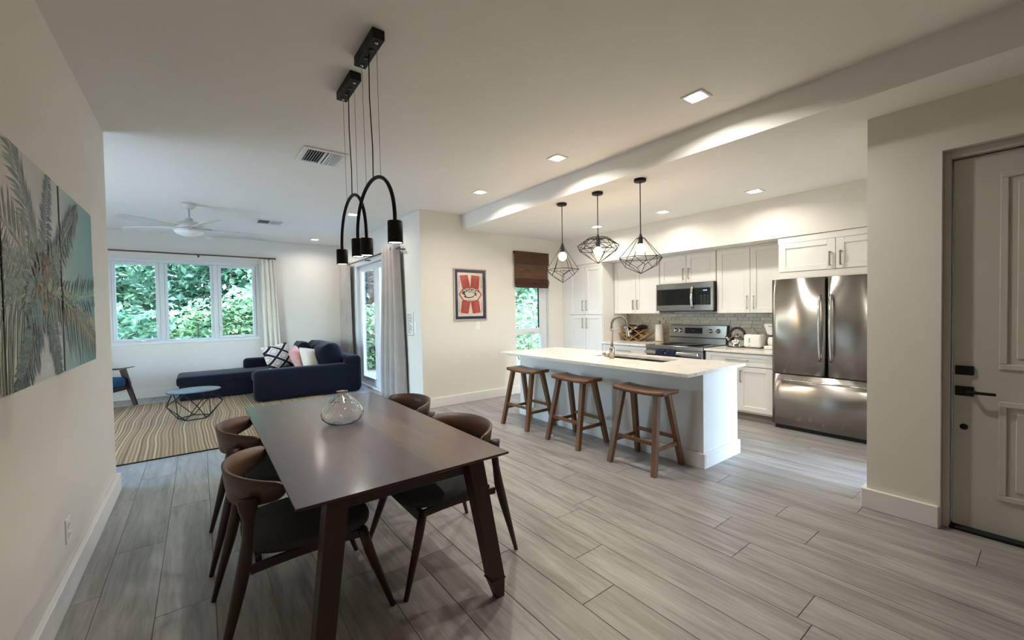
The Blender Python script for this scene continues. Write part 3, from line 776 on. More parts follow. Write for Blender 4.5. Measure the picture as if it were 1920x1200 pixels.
def stove():
    X0, Y0, Y1 = 5.615, 3.0, 3.926
    f = thing('stove', 'stainless steel electric stove with black glass top and rear control panel', 'stove', (6.0, 3.46, 0))
    part('body', B_(X0+.035, XW-.01, Y0, Y1, .06, .9, b=.003), 'blackplastic', f)
    part('base_plinth', B_(X0+.08, XW-.05, Y0+.01, Y1-.01, 0, .06), 'blackplastic', f)
    part('cooktop', B_(X0+.03, XW-.1, Y0-.001, Y1+.001, .901, .923, b=.004), 'blackgloss', f)
    part('front_trim', B_(X0-.004, X0+.029, Y0-.001, Y1+.001, .866, .925, b=.005), 'steel', f)
    for cx, cy, r in ((5.86, 3.24, .12), (5.86, 3.68, .10), (6.12, 3.24, .085), (6.12, 3.68, .11)):
        part('burner_ring', MB().lathe([(r, .9231), (r, .9237), (r-.006, .9237), (r-.006, .9231)], (cx, cy, 0), 28), plain('burner_print', (60, 60, 62), .3), f)
    bg = MB().prism([(XW-.115, .924), (XW-.115, 1.005), (XW-.105, 1.012), (XW-.095, 1.012), (XW-.072, 1.2), (XW-.012, 1.2), (XW-.012, .924)], 'y', Y0, Y1-.001)
    b = part('backguard', bg, 'steel', f)
    part('side_cap', MB().prism([(XW-.12, .9235), (XW-.075, 1.208), (XW-.012, 1.208), (XW-.012, .9235)], 'y', Y0-.012, Y0-.001), 'blackplastic', f)
    part('top_edge', B_(XW-.075, XW-.012, Y0, Y1, 1.201, 1.209), 'blackplastic', f)
    part('vent_gap', B_(XW-.108, XW-.094, Y0+.01, Y1-.01, 1.013, 1.02), 'blackplastic', b)
    face = lambda z: XW-.095+(z-1.012)/(1.2-1.012)*.023
    part('display_panel', MB().hexa([(face(1.075)-.004, 3.375, 1.075), (face(1.075)-.004, 3.665, 1.075), (face(1.075)+.01, 3.665, 1.075), (face(1.075)+.01, 3.375, 1.075), (face(1.165)-.004, 3.375, 1.165), (face(1.165)-.004, 3.665, 1.165), (face(1.165)+.01, 3.665, 1.165), (face(1.165)+.01, 3.375, 1.165)]), 'blackgloss', b)
    part('display_digits', MB().box(face(1.12)-.0055, face(1.12)-.0042, 3.50, 3.55, 1.12, 1.127), plain('dim_digits', (60, 110, 120), .5), b)
    for y in (3.83, 3.74, 3.245, 3.125):
        k = part('knob', MB().lathe([(.034, 0), (.034, -.008), (.026, -.012), (.022, -.036), (.0, -.038)], (face(1.12), y, 1.12), 20, axis='x'), 'chrome', b)
        part('knob_grip', B_(face(1.12)-.045, face(1.12)-.034, y-.005, y+.005, 1.095, 1.145, b=.003), 'chrome', k)
    d = part('oven_door', B_(X0, X0+.034, Y0+.004, Y1-.004, .25, .862, b=.004), 'steel', f)
    part('oven_window', B_(X0-.002, X0, Y0+.12, Y1-.12, .36, .7), 'blackgloss', d)
    part('window_band', B_(X0-.001, X0, Y0+.02, Y1-.02, .715, .775), 'blackgloss', d)
    part('handle', MB().box(X0-.06, X0-.035, Y0+.04, Y1-.01, .795, .84, b=.008).box(X0-.036, X0, Y0+.05, Y0+.08, .8, .835).box(X0-.036, X0, Y1-.05, Y1-.02, .8, .835), 'chrome', d)
    part('lower_drawer', B_(X0+.004, X0+.034, Y0+.004, Y1-.004, .075, .243, b=.004), 'steel', f)
    for i, (a, b_, lab) in enumerate(((3.56, 3.71, 'navy dish towel on the oven handle, nearer the wine rack'), (3.385, 3.545, 'navy dish towel on the oven handle, nearer the kettle'))):
        t = MB()
        def fn(u, v, a=a, b_=b_):
            s = v*.62; y = a+(b_-a)*u+.004*math.sin(9*v+i)
            wv = .004*math.sin(u*13+i)
            if s < .26: return (X0-.068+wv, y, .60+s)
            if s < .34:
                k = (s-.26)/.08*math.pi; return (X0-.0475-.0205*math.cos(k)+wv*.3, y, .86-.017+.017*math.sin(k)+.003)
            return (X0-.027+wv*.3, y, .86-(s-.34))
        t.grid(fn, 10, 40)
        o = solo('dish_towel', t, 'towel', lab, 'towel', 'navy towels on the oven handle')
        md = o.modifiers.new('thick', 'SOLIDIFY'); md.thickness = .004
stove()

def island():
    X0, X1, Y0, Y1 = 3.68, 4.364, 1.9665, 4.69
    f = thing('kitchen_island', 'white panelled kitchen island with baseboard behind the stools', 'island', (4.0, 3.3, 0))
    part('front_panel', B_(X0, X0+.02, Y0, Y1, .09, .884, b=.002), 'islpaint', f)
    for a, b in ((Y0, Y0+.02), (Y1-.02, Y1)): part('end_panel', B_(X0+.0202, X1-.024, a, b, .09, .884, b=.002), 'islpaint', f)
    part('bottom_panel', B_(X0+.0202, X1-.024, Y0+.0202, Y1-.0202, .09, .11), 'islpaint', f)
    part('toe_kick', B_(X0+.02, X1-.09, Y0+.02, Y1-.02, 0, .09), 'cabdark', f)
    part('baseboard', MB().box(X0-.026, X0-.0005, Y0-.026, Y1, 0, .14, b=.004).box(X0, X1, Y0-.026, Y0-.0005, 0, .14, b=.004), 'trim', f)
    part('corner_trim', B_(X0-.006, X0+.02, Y0-.006, Y0-.0002, .14, .884), 'islpaint', f)
    n = 4; w = (Y1-Y0)/n
    for i in range(n):
        a, b = Y0+i*w, Y0+(i+1)*w
        d = MB().box(X1-.023, X1+.0, a+.003, b-.003, .1, .872, b=.003)
        dd = part('door', d, 'cab', f); part('handle', MB().box(X1+.024, X1+.034, b-.07, b-.055, .6, .76, b=.002).box(X1, X1+.025, b-.069, b-.056, .605, .617).box(X1, X1+.025, b-.069, b-.056, .743, .755), 'nickel', dd)
    # counter slab with the sink cut-out
    sx0, sx1, sy0, sy1 = 3.89, 4.26, 2.52, 3.49
    x0, x1, y0, y1 = 3.3335, 4.42, 1.9135, 4.707
    xs, ys = [x0, sx0, sx1, x1], [y0, sy0, sy1, y1]; mb = MB(); z0, z1 = .885, .915
    for i in range(3):
        for j in range(3):
            if i == 1 and j == 1: continue
            for z in (z0, z1): mb.add([(xs[i], ys[j], z), (xs[i+1], ys[j], z), (xs[i+1], ys[j+1], z), (xs[i], ys[j+1], z)], [(0, 1, 2, 3)])
    for (a, b, c, d) in ((x0, x1, y0, y1), (sx0, sx1, sy0, sy1)):
        q = [(a, c), (b, c), (b, d), (a, d)]
        for k in range(4):
            p, r = q[k], q[(k+1) % 4]; mb.add([(p[0], p[1], z0), (r[0], r[1], z0), (r[0], r[1], z1), (p[0], p[1], z1)], [(0, 1, 2, 3)])
    # subdivide long sides so the weld is watertight
    t = solo('island_countertop', mb, 'quartz', 'long cream quartz island countertop with undermount sink', 'countertop', weld=True)
    s = thing('sink', 'double-bowl stainless sink set into the island counter', 'sink', (4.07, 3.0, .69))
    for (a, b), z in (((sy0+.004, 2.98), .70), ((3.01, sy1-.004), .70)):
        mb = MB(); A, Bx = sx0+.004, sx1-.004; zt = .8845
        q = [(A, a), (Bx, a), (Bx, b), (A, b)]; k = .02
        qi = [(A+k, a+k), (Bx-k, a+k), (Bx-k, b-k), (A+k, b-k)]
        for i in range(4):
            p, r, pi, ri = q[i], q[(i+1) % 4], qi[i], qi[(i+1) % 4]
            mb.add([(p[0], p[1], zt), (r[0], r[1], zt), (r[0], r[1], z+.03), (p[0], p[1], z+.03), (ri[0], ri[1], z), (pi[0], pi[1], z)], [(0, 1, 2, 3), (3, 2, 4, 5)])
        mb.add([(p[0], p[1], z) for p in qi], [(0, 1, 2, 3)])
        bo = part('bowl', mb, 'sinksteel', s, weld=True)
        part('drain', MB().lathe([(.045, 0), (.045, .003), (.03, .004), (.0, .002)], ((A+Bx)/2, (a+b)/2, z), 20), 'chrome', bo)
    part('divider', B_(sx0+.004, sx1-.004, 2.981, 3.009, .84, .882, b=.004), 'steel', s)
island()

def faucet():
    bx, by = 3.815, 3.125
    f = thing('faucet', 'tall brushed nickel spring faucet with pull-down spray on the island', 'faucet', (bx, by, .915))
    part('base', MB().lathe([(.03, .915), (.03, 1.035), (.024, 1.045), (.017, 1.05)], (bx, by, 0), 20), 'nickel', f)
    part('lever', MB().tube([(bx-.01, by+.02, .96), (bx-.03, by+.075, .962)], .016, 12).lathe([(.02, 0), (.02, .03), (.014, .036)], (bx-.03, by+.075, .962), 12, axis='y'), 'nickel', f)
    part('riser', MB().lathe([(.015, 1.045), (.015, 1.225), (.021, 1.228), (.021, 1.26), (.015, 1.264)], (bx, by, 0), 16), 'nickel', f)
    arc = []; Rr = .135
    for i in range(25):
        a = math.pi*i/24; arc.append((bx+Rr-Rr*math.cos(a), by, 1.29+.105*math.sin(a)))
    arc = [(bx, by, 1.255)]+arc+[(bx+2*Rr+.01, by, 1.25)]
    part('hose', MB().tube(arc, .009, 10), 'blackplastic', f)
    coil = []; L = [0]
    for i in range(1, len(arc)): L.append(L[-1]+(Vector(arc[i])-Vector(arc[i-1])).length)
    turns = 30; N = turns*10
    for k in range(N+1):
        s = L[-1]*k/N; i = max(j for j in range(len(L)) if L[j] <= s+1e-9); i = min(i, len(arc)-2)
        u = (s-L[i])/(L[i+1]-L[i]); p = Vector(arc[i]).lerp(Vector(arc[i+1]), u); t = (Vector(arc[i+1])-Vector(arc[i])).normalized()
        n1 = Vector((0, 1, 0)); n2 = t.cross(n1); a = 2*math.pi*turns*k/N
        coil.append(p+n1*math.cos(a)*.0155+n2*math.sin(a)*.0155)
    part('spring', MB().tube(coil, .0035, 5, cap=False), 'nickel', f)
    ex = bx+2*Rr+.01
    part('spray_head', MB().tube([(ex, by, 1.255), (ex+.012, by, 1.215), (ex+.02, by, 1.165), (ex+.024, by, 1.15)], [.014, .017, .02, .023], 14), 'nickel', f)
    part('support_arm', MB().tube([(bx, by, 1.243), (ex, by, 1.30)], .005, 8).tube([(ex+.01, by, 1.22), (ex+.02, by-.03, 1.20)], .005, 8), 'nickel', f)
faucet()

def stool(lab, yc, dx=0, rz=0):
    s = thing('bar_stool', lab, 'stool', (0, 0, 0), 'wooden saddle stools along the island')
    def seat(u, v, z):
        x = (-.13+.26*u); y = -.275+.55*v
        return (x, y, z+.016*(2*v-1)**2)
    mb = MB(); mb.grid(lambda u, v: seat(u, v, .722), 6, 16); mb.grid(lambda u, v: seat(u, v, .685+.006*(1-abs(2*v-1))), 6, 16)
    for u in (0, 1): mb.grid(lambda a, v, u=u: (seat(u, v, .685+.006*(1-abs(2*v-1)))[0], seat(u, v, 0)[1], (seat(u, v, .685+.006*(1-abs(2*v-1)))[2])*(1-a)+seat(u, v, .722)[2]*a), 1, 16)
    for v in (0, 1): mb.grid(lambda u, a, v=v: (seat(u, v, 0)[0], seat(u, v, 0)[1], seat(u, v, .685)[2]*(1-a)+seat(u, v, .722)[2]*a), 6, 1)
    part('seat', mb, 'stoolseat', s, weld=True)
    top = {}; bot = {}
    for sx in (-1, 1):
        for sy in (-1, 1):
            a = Vector((sx*.085, sy*.19, .692)); b = Vector((sx*.225, sy*.245, 0))
            top[sx, sy], bot[sx, sy] = a, b
            part('leg', MB().tube([a, b], [.035, .031], 4, smooth=False), 'stoolwood', s)
    at = lambda k, z: bot[k].lerp(top[k], z/.692)
    for k1, k2, z in (((-1, -1), (-1, 1), .27), ((1, -1), (1, 1), .27), ((-1, -1), (1, -1), .215), ((-1, 1), (1, 1), .215)):
        part('stretcher', MB().bar(at(k1, z), at(k2, z), .022, .032), 'stoolwood', s)
    s.location = (3.40+dx, yc, 0); s.rotation_euler.z = rz
    return s
stool('brown wooden saddle stool at the far end of the island, farthest from the refrigerator', 4.17, -.008, R(1))
stool('brown wooden saddle stool in the middle of the island row', 3.285, -.02, R(-1))
stool('brown wooden saddle stool at the near end of the island, closest to the refrigerator', 2.385, -.015, R(.5))

# ------------------------------------------------------------------ things on the counters
def wine_rack():
    cx, cy, z0 = 6.20, 4.545, .916
    w = thing('wine_rack', 'bamboo lattice wine rack standing on the left counter', 'wine rack', (cx, cy, z0))
    def P(a, b): return (a, b)
    # slats at +-45 degrees (wide because of the lattice's own proportions), each with depth in x
    S = .098; hx = .075
    def slat(p, q):
        (y0, z0_), (y1, z1_) = p, q; v = Vector((0, y1-y0, z1_-z0_)).normalized(); nrm = Vector((0, -v.z, v.y))*.0045
        P8 = []
        for x in (cx-hx, cx+hx):
            for yy, zz in ((y0, z0_), (y1, z1_)):
                for s_ in (-1, 1): P8.append((x, yy+nrm.y*s_, zz+nrm.z*s_))
        m = MB().add(P8, [(0, 1, 3, 2), (4, 6, 7, 5), (0, 4, 5, 1), (2, 3, 7, 6), (0, 2, 6, 4), (1, 5, 7, 3)])
        part('slat', m, 'bamboo', w)
    A = lambda i, j: (cy+(i-j)*S*1.0, z0+.006+(i+j)*S*.62)
    # base nodes at j-i offsets; lattice lines
    slat((cy-.098, z0+.004), (cy+.21, z0+.004+.308*.62)); slat((cy+.098, z0+.004), (cy-.21, z0+.004+.308*.62))
    slat((cy-.098, z0+.004), (cy-.33, z0+.004+.232*.62)); slat((cy+.098, z0+.004), (cy+.33, z0+.004+.232*.62))
    slat((cy-.214, z0+.004+.116*.62), (cy+.13, z0+.004+.46*.62)); slat((cy+.214, z0+.004+.116*.62), (cy-.13, z0+.004+.46*.62))
    z_ = z0+.004
    for yy, zz, lab in ((cy, z_+.196*.62+.045, 'dark wine bottle in the middle of the bamboo rack'), (cy-.108, z_+.30*.62+.05, 'dark wine bottle in the upper slot of the bamboo rack toward the stove'), (cy+.112, z_+.30*.62+.05, 'dark wine bottle in the upper slot of the bamboo rack toward the pantry')):
        b = thing('wine_bottle', lab, 'bottle', (cx, yy, zz-.04), 'wine bottles in the bamboo rack')
        part('glass_body', MB().lathe([(.0, .15), (.04, .15), (.042, .14), (.042, -.04), (.034, -.075), (.016, -.1), (.015, -.12)], (cx, yy, zz), 20, axis='x'), 'bottle', b)
        part('foil_cap', MB().lathe([(.0165, -.1), (.0165, -.165), (.0, -.166)], (cx, yy, zz), 16, axis='x'), 'foil', b)
wine_rack()
def paper_towel():
    x, y, z = 6.24, 4.09, .916
    h = thing('towel_holder', 'upright wooden paper towel holder beside the stove', 'holder', (x, y, z))
    part('base', MB().lathe([(.0, 0), (.085, 0), (.085, .012), (.08, .016), (.0, .016)], (x, y, z), 28), 'bamboo', h)
    part('post', MB().lathe([(.009, .016), (.009, .318), (.019, .325), (.021, .338), (.016, .352), (.0, .356)], (x, y, z), 14), 'bamboo', h)
    solo('paper_towel_roll', MB().lathe([(.012, .019), (.066, .019), (.068, .025), (.068, .292), (.066, .298), (.012, .298), (.012, .019)], (x, y, z), 28), 'roll', 'white paper towel roll standing left of the stove', 'paper roll')
paper_towel()
def kettle():
    x, y, z = 6.16, 2.775, .916
    k = thing('kettle', 'polished steel stovetop kettle with black arched handle', 'kettle', (x, y, z))
    prof = [(.0, 0), (.125, 0), (.128, .006), (.128, .02)]+[(.128*math.cos(t)+.0, .02+.135*math.sin(t)) for t in [i*math.pi/2/12*.86 for i in range(1, 13)]]+[(.0, .156)]
    part('body', MB().lathe(prof, (x, y, z), 32), 'chrome', k)
    part('base_ring', MB().lathe([(.129, .003), (.1305, .005), (.1305, .012), (.129, .014)], (x, y, z), 32), 'blackplastic', k)
    part('lid', MB().lathe([(.052, .148), (.05, .156), (.02, .163), (.0, .164)], (x, y, z), 24), 'chrome', k)
    part('lid_knob', MB().lathe([(.007, .163), (.007, .175), (.012, .183), (.0, .19)], (x, y, z), 12), 'blackplastic', k)
    pts = []
    for i in range(17):
        a = math.pi*(-.05+1.1*i/16); pts.append((x, y+.105*math.cos(a), z+.155+.115*math.sin(a)))
    part('handle', MB().tube(pts, [(.012, .017)]*17, 10), 'blackplastic', k)
    part('spout', MB().tube([(x-.01, y+.105, z+.095), (x-.015, y+.14, z+.125), (x-.017, y+.158, z+.145)], [.024, .018, .013], 14), 'chrome', k)
    part('spout_flap', MB().tube([(x-.017, y+.15, z+.148), (x-.015, y+.12, z+.165)], .006, 8), 'blackplastic', k)
kettle()
def toaster():
    x0, x1, y0, y1, z = 6.03, 6.23, 2.42, 2.64, .916
    t = thing('toaster', 'white two-slice toaster beside the kettle', 'toaster', ((x0+x1)/2, (y0+y1)/2, z))
    part('body', MB().rbox(x0, x1, y0, y1, z+.012, z+.19, .03), 'white', t, weld=True)
    part('foot_base', B_(x0+.02, x1-.02, y0+.02, y1-.02, z, z+.014), 'blackplastic', t)
    for a in (2.485, 2.555): part('slot', B_(x0+.03, x1-.03, a-.012, a+.012, z+.189, z+.1915), 'blackplastic', t)
    part('lever_slot', B_(x0-.001, x0+.004, 2.556, 2.564, z+.075, z+.155), 'blackplastic', t)
    part('lever', B_(x0-.022, x0-.001, 2.54, 2.58, z+.135, z+.152, b=.004), 'white', t)
    part('dial', MB().lathe([(.016, 0), (.016, -.012), (.0, -.014)], (x0+.001, 2.56, z+.045), 16, axis='x'), 'white', t)
toaster()
def coffee_maker():
    x, y, z = 6.13, 2.29, .916
    c = thing('coffee_maker', 'white drip coffee maker partly hidden by the refrigerator', 'coffee maker', (x, y, z))
    part('base', MB().rbox(x-.11, x+.13, y-.085, y+.085, z, z+.045, .012), 'white', c, weld=True)
    part('tower', MB().rbox(x+.05, x+.13, y-.08, y+.08, z+.04, z+.3, .012), 'white', c, weld=True)
    part('filter_basket', MB().hexa([(x-.07, y-.055, z+.2), (x+.06, y-.055, z+.2), (x+.06, y+.055, z+.2), (x-.07, y+.055, z+.2), (x-.1, y-.085, z+.34), (x+.13, y-.085, z+.34), (x+.13, y+.085, z+.34), (x-.1, y+.085, z+.34)]), 'white', c)
    part('logo_strip', B_(x-.101, x-.096, y-.03, y+.03, z+.305, z+.312), plain('logo_grey', (150, 150, 150), .5), c)
    g = part('carafe', MB().lathe([(.0, .048), (.05, .048), (.062, .07), (.066, .11), (.055, .15), (.044, .168)], (x-.025, y, z), 24), 'white', c)
    part('carafe_lid', MB().lathe([(.05, .169), (.05, .182), (.02, .188), (.0, .188)], (x-.025, y, z), 20), 'blackplastic', g)
    part('carafe_handle', MB().tube([(x-.08, y-.03, z+.16), (x-.125, y-.045, z+.15), (x-.13, y-.045, z+.09), (x-.085, y-.03, z+.07)], .009, 8), 'white', g)
coffee_maker()

# ------------------------------------------------------------------ pendants, downlights, vents, fan
def cage_pendant(lab, y, ztop, rings, zb, bulbz, n, kind):
    x = 3.655
    p = thing('cage_pendant', lab, 'pendant light', (x, y, zb), 'black wire cage pendants over the island')
    part('ceiling_cup', MB().lathe([(.0, 0), (.062, 0), (.062, -.022), (.058, -.027), (.0, -.027)], (x, y, HK), 24), 'black', p)
    part('cord', MB().tube([(x, y, HK-.026), (x, y, ztop+.02)], .005, 8), 'black', p)
    part('socket', MB().lathe([(.006, ztop+.045), (.022, ztop+.0), (.022, bulbz+.065), (.024, bulbz+.06), (.024, bulbz+.035)], (x, y, 0), 16), 'black', p)
    c = MB(); r = .0034
    def P(rad, z, k, off=0):
        a = 2*math.pi*(k+off)/n+.35; return (x+rad*math.cos(a), y+rad*math.sin(a), z)
    if kind == 'drop':
        (r0, z0), (r1, z1), (r2, z2) = rings     # small top ring, wide ring, lower ring
        for k in range(n):
            c.tube([P(r0, z0, k), P(r1, z1, k)], r, 6).tube([P(r1, z1, k), P(r1, z1, k+1)], r, 6)
            c.tube([P(r1, z1, k), P(r2, z2, k, .5)], r, 6).tube([P(r2, z2, k, .5), P(r1, z1, k+1)], r, 6).tube([P(r2, z2, k, .5), (x, y, zb)], r, 6)
            c.tube([P(r0, z0, k), P(r0, z0, k+1)], r, 6)
    else:
        (r0, z0), (r1, z1), (r2, z2) = rings
        for k in range(n):
            c.tube([P(r0, z0, k), P(r0, z0, k+1)], r, 6).tube([P(r0, z0, k), P(r1, z1, k, .5)], r, 6).tube([P(r0, z0, k+1), P(r1, z1, k, .5)], r, 6)
            c.tube([P(r1, z1, k, .5), P(r1, z1, k+1, .5)], r, 6).tube([P(r1, z1, k, .5), P(r2, z2, k)], r, 6).tube([P(r1, z1, k, .5), P(r2, z2, k+1)], r, 6)
            c.tube([P(r2, z2, k), P(r2, z2, k+1)], r, 6).tube([P(r2, z2, k), (x, y, zb)], r, 6)
            c.tube([P(r0, z0, k), (x+.02*math.cos(k), y+.02*math.sin(k), z0-.01)], r, 6)
    part('cage', c, 'black', p)
    b = MB(); prof = [(.0, -.055)]+[(.052*math.sin(t), -.055*math.cos(t)) for t in [math.pi*i/14 for i in range(1, 11)]]+[(.022, .052), (.02, .062)]
    b.lathe(prof, (x, y, bulbz), 20)
    part('bulb', b, 'bulb', p)
    lamp('pendant_light', 'POINT', (x, y, bulbz-.075), PEND_W, (1, .74, .42), p, shadow_soft_size=.05)
cage_pendant('teardrop black wire cage pendant nearest the bamboo shade', 3.755, 2.285, [(.022, 2.272), (.20, 1.995), (.155, 1.925)], 1.832, 2.16, 6, 'drop')
cage_pendant('diamond shaped black wire cage pendant, the middle one over the island', 3.175, 2.30, [(.11, 2.302), (.235, 2.215), (.225, 2.165)], 2.012, 2.15, 8, 'diamond')
cage_pendant('wide cone black wire cage pendant nearest the refrigerator', 2.605, 2.222, [(.04, 2.215), (.22, 2.01), (.16, 1.925)], 1.85, 2.105, 6, 'drop')

def downlight(x, y, zc, lab, w):
    d = thing('downlight', lab, 'ceiling light', (x, y, zc-.01), 'square recessed ceiling downlights')
    s = .082
    t = MB()
    for a, b, c, e in ((-s, s, -s, -s*.78), (-s, s, s*.78, s), (-s, -s*.78, -s*.78, s*.78), (s*.78, s, -s*.78, s*.78)): t.box(x+a, x+b, y+c, y+e, zc-.008, zc-.0005, b=.002)
    part('trim_frame', t, 'trim', d)
    part('lens', MB().lathe([(.0, zc-.006), (.06, zc-.006), (.06, zc-.0006), (.0, zc-.0006)], (x, y, 0), 24), 'lens', d)
    l = lamp('downlight_lamp', 'AREA', (x, y, zc-.012), w, (1, .935, .84), d, shape='DISK', size=.12)
    l.data.spread = R(158)
for x, y, lab in ((2.984, 1.631, 'square recessed ceiling light nearest the entry door, dining side of the beam'), (2.984, 3.121, 'square recessed ceiling light in the middle of the row along the beam'), (2.984, 4.586, 'square recessed ceiling light nearest the poster wall, dining side of the beam'),
                  (1.98, 6.736, 'recessed ceiling light near the glass door curtain'), (1.98, 9.423, 'recessed ceiling light in the far living room corner')):
    downlight(x, y, HC, lab, DOWN_W if y < 5 else DOWN_L_W)
for x, y, lab in ((5.14, 2.118, 'square recessed kitchen ceiling light nearest the refrigerator'), (5.14, 3.30, 'square recessed kitchen ceiling light in front of the stove'), (5.14, 4.487, 'square recessed kitchen ceiling light nearest the pantry')):
    downlight(x, y, HK, lab, DOWN_K_W)

def vent(x0, x1, y0, y1, lab, n):
    v = thing('ceiling_vent', lab, 'vent', ((x0+x1)/2, (y0+y1)/2, HC-.015), 'white ceiling air vents')
    f = MB(); b = .045
    for q in ((x0, x1, y0, y0+b), (x0, x1, y1-b, y1), (x0, x0+b, y0+b, y1-b), (x1-b, x1, y0+b, y1-b)): f.box(*q, HC-.014, HC-.0005, b=.004)
    part('frame', f, 'trim', v)
    part('duct_shadow', B_(x0+b, x1-b, y0+b, y1-b, HC-.003, HC-.0006), 'black', v)
    part('divider', B_((x0+x1)/2-.008, (x0+x1)/2+.008, y0+b, y1-b, HC-.02, HC-.004), 'trim', v)
    for i in range(n):
        x = x0+b+(x1-x0-2*b)*(i+.5)/n
        if abs(x-(x0+x1)/2) < .012: continue
        sg = -.7 if x > (x0+x1)/2 else .7
        part('slat', MB().bar((x, y0+b, HC-.0125), (x, y1-b, HC-.0125), .0025, .019, ref=(sg, 0, 1)), 'trim', v)
vent(.82, 1.225, 4.22, 4.658, 'white slatted ceiling vent beside the arched pendant lamps', 14)
vent(.775, 1.21, 7.82, 8.21, 'white slatted ceiling vent beyond the fan in the living room', 13)

def fan():
    cx, cy = -.077, 7.316
    f = thing('ceiling_fan', 'white five-blade ceiling fan with dome light in the living room', 'fan', (cx, cy, 2.6))
    part('canopy', MB().lathe([(.085, HC-.001), (.085, HC-.03), (.06, HC-.065), (.02, HC-.075)], (cx, cy, 0), 24), 'fanwhite', f)
    part('downrod', MB().lathe([(.016, HC-.07), (.016, 2.83)], (cx, cy, 0), 14), 'fanwhite', f)
    part('coupling', MB().lathe([(.02, 2.86), (.045, 2.845), (.05, 2.81), (.075, 2.80)], (cx, cy, 0), 20), 'fanwhite', f)
    part('motor_housing', MB().lathe([(.04, 2.81), (.10, 2.803), (.155, 2.775), (.175, 2.735), (.175, 2.705), (.165, 2.70)], (cx, cy, 0), 32), 'fanwhite', f)
    part('light_ring', MB().lathe([(.165, 2.699), (.178, 2.695), (.178, 2.672), (.17, 2.668)], (cx, cy, 0), 32), 'fanwhite', f)
    part('light_dome', MB().lathe([(.168, 2.668)]+[(.168*math.cos(t), 2.668-.068*math.sin(t)) for t in [i*math.pi/2/8 for i in range(1, 8)]]+[(.0, 2.60)], (cx, cy, 0), 32), 'dome', f)
    for k in range(5):
        a = R(2+72*k); ca, sa = math.cos(a), math.sin(a)
        def W(r, t, z, ca=ca, sa=sa): return (cx+ca*r-sa*t, cy+sa*r+ca*t, z)
        poly = [(.15, -.045), (.3, -.06), (.62, -.078), (.8, -.07), (.875, -.02), (.87, .03), (.78, .062), (.5, .06), (.25, .05), (.15, .04)]
        pitch = .2; n = len(poly)
        vs = [W(r, t, 2.712+t*pitch+.004) for r, t in poly]+[W(r, t, 2.712+t*pitch-.004) for r, t in poly]
        b = MB().add(vs, [tuple(range(n)), tuple(range(2*n-1, n-1, -1))]+[(i, n+i, n+(i+1) % n, (i+1) % n) for i in range(n)])
        bl = part('blade', b, 'fanwhite', f)
        part('blade_iron', MB().bar(W(.12, 0, 2.722), W(.26, 0, 2.72), .05, .008), 'fanwhite', bl)
fan()

def arch_lamp(lab, x, ya, yb, zc0, zc1, zp, my):
    f = thing('arch_pendant', lab, 'pendant light', (x, (ya+yb)/2, zc0), 'black arched twin pendant lamps over the dining table')
    m = part('ceiling_mount', B_(x-.035, x+.035, my-.168, my+.168, HC-.055, HC-.0005, b=.003), 'black', f)
    for d in (-.13, .13): part('cable_grip', MB().lathe([(.011, HC-.055), (.009, HC-.063), (.0, HC-.064)], (x, my+d, 0), 12), 'chrome', m)
    for d in (-.045, .045): part('screw_cap', MB().lathe([(.013, HC-.055), (.013, HC-.06), (.0, HC-.061)], (x, my+d, 0), 12), 'blackplastic', m)
    yc, h = (ya+yb)/2, (yb-ya)/2; spring = zc1+.012
    def arc(a): return (x, yc+h*math.cos(a), spring+(zp-spring)*math.sin(a)**.92 if math.sin(a) > 0 else spring)
    pts = [(x, yb, zc1-.005)]+[arc(math.pi*i/32) for i in range(33)]+[(x, ya, zc1-.005)]
    part('arch', MB().tube(pts, .0105, 10), 'black', f)
    zz = lambda y: spring+(zp-spring)*max(0, 1-((y-yc)/h)**2)**.46
    for d in (-.13, .13):
        y0 = my+d; y1 = yc+d*.95
        part('wire', MB().tube([(x, y0, HC-.06), (x, y1, zz(y1)+.008)], .0013, 6), 'wire', f)
    part('power_cord', MB().tube([(x, my, HC-.055), (x, my+.006, 2.75), (x, yc-.004, 2.45), (x, yc, zp+.005)], .0034, 8), 'black', f)
    for y in (ya, yb):
        c = part('lamp_can', MB().lathe([(.034, zc0+.006), (.038, zc0), (.039, zc0), (.039, zc1-.003), (.036, zc1), (.0, zc1)], (x, y, 0), 24), 'black', f)
        part('lens', MB().lathe([(.0, zc0+.004), (.0345, zc0+.004), (.0345, zc0+.012), (.0, zc0+.012)], (x, y, 0), 24), 'archlens', c)
        l = lamp('arch_lamp_light', 'AREA', (x, y, zc0-.002), ARCH_W, (1, .95, .88), f, shape='DISK', size=.06); l.data.spread = R(120)
arch_lamp('black arched pendant with two cans, nearer to the camera over the table', .83, 2.095, 2.73, 1.853, 1.968, 2.268, 2.437)
arch_lamp('black arched pendant with two cans, farther one toward the living room', .85, 2.62, 3.175, 1.85, 1.958, 2.287, 2.92)

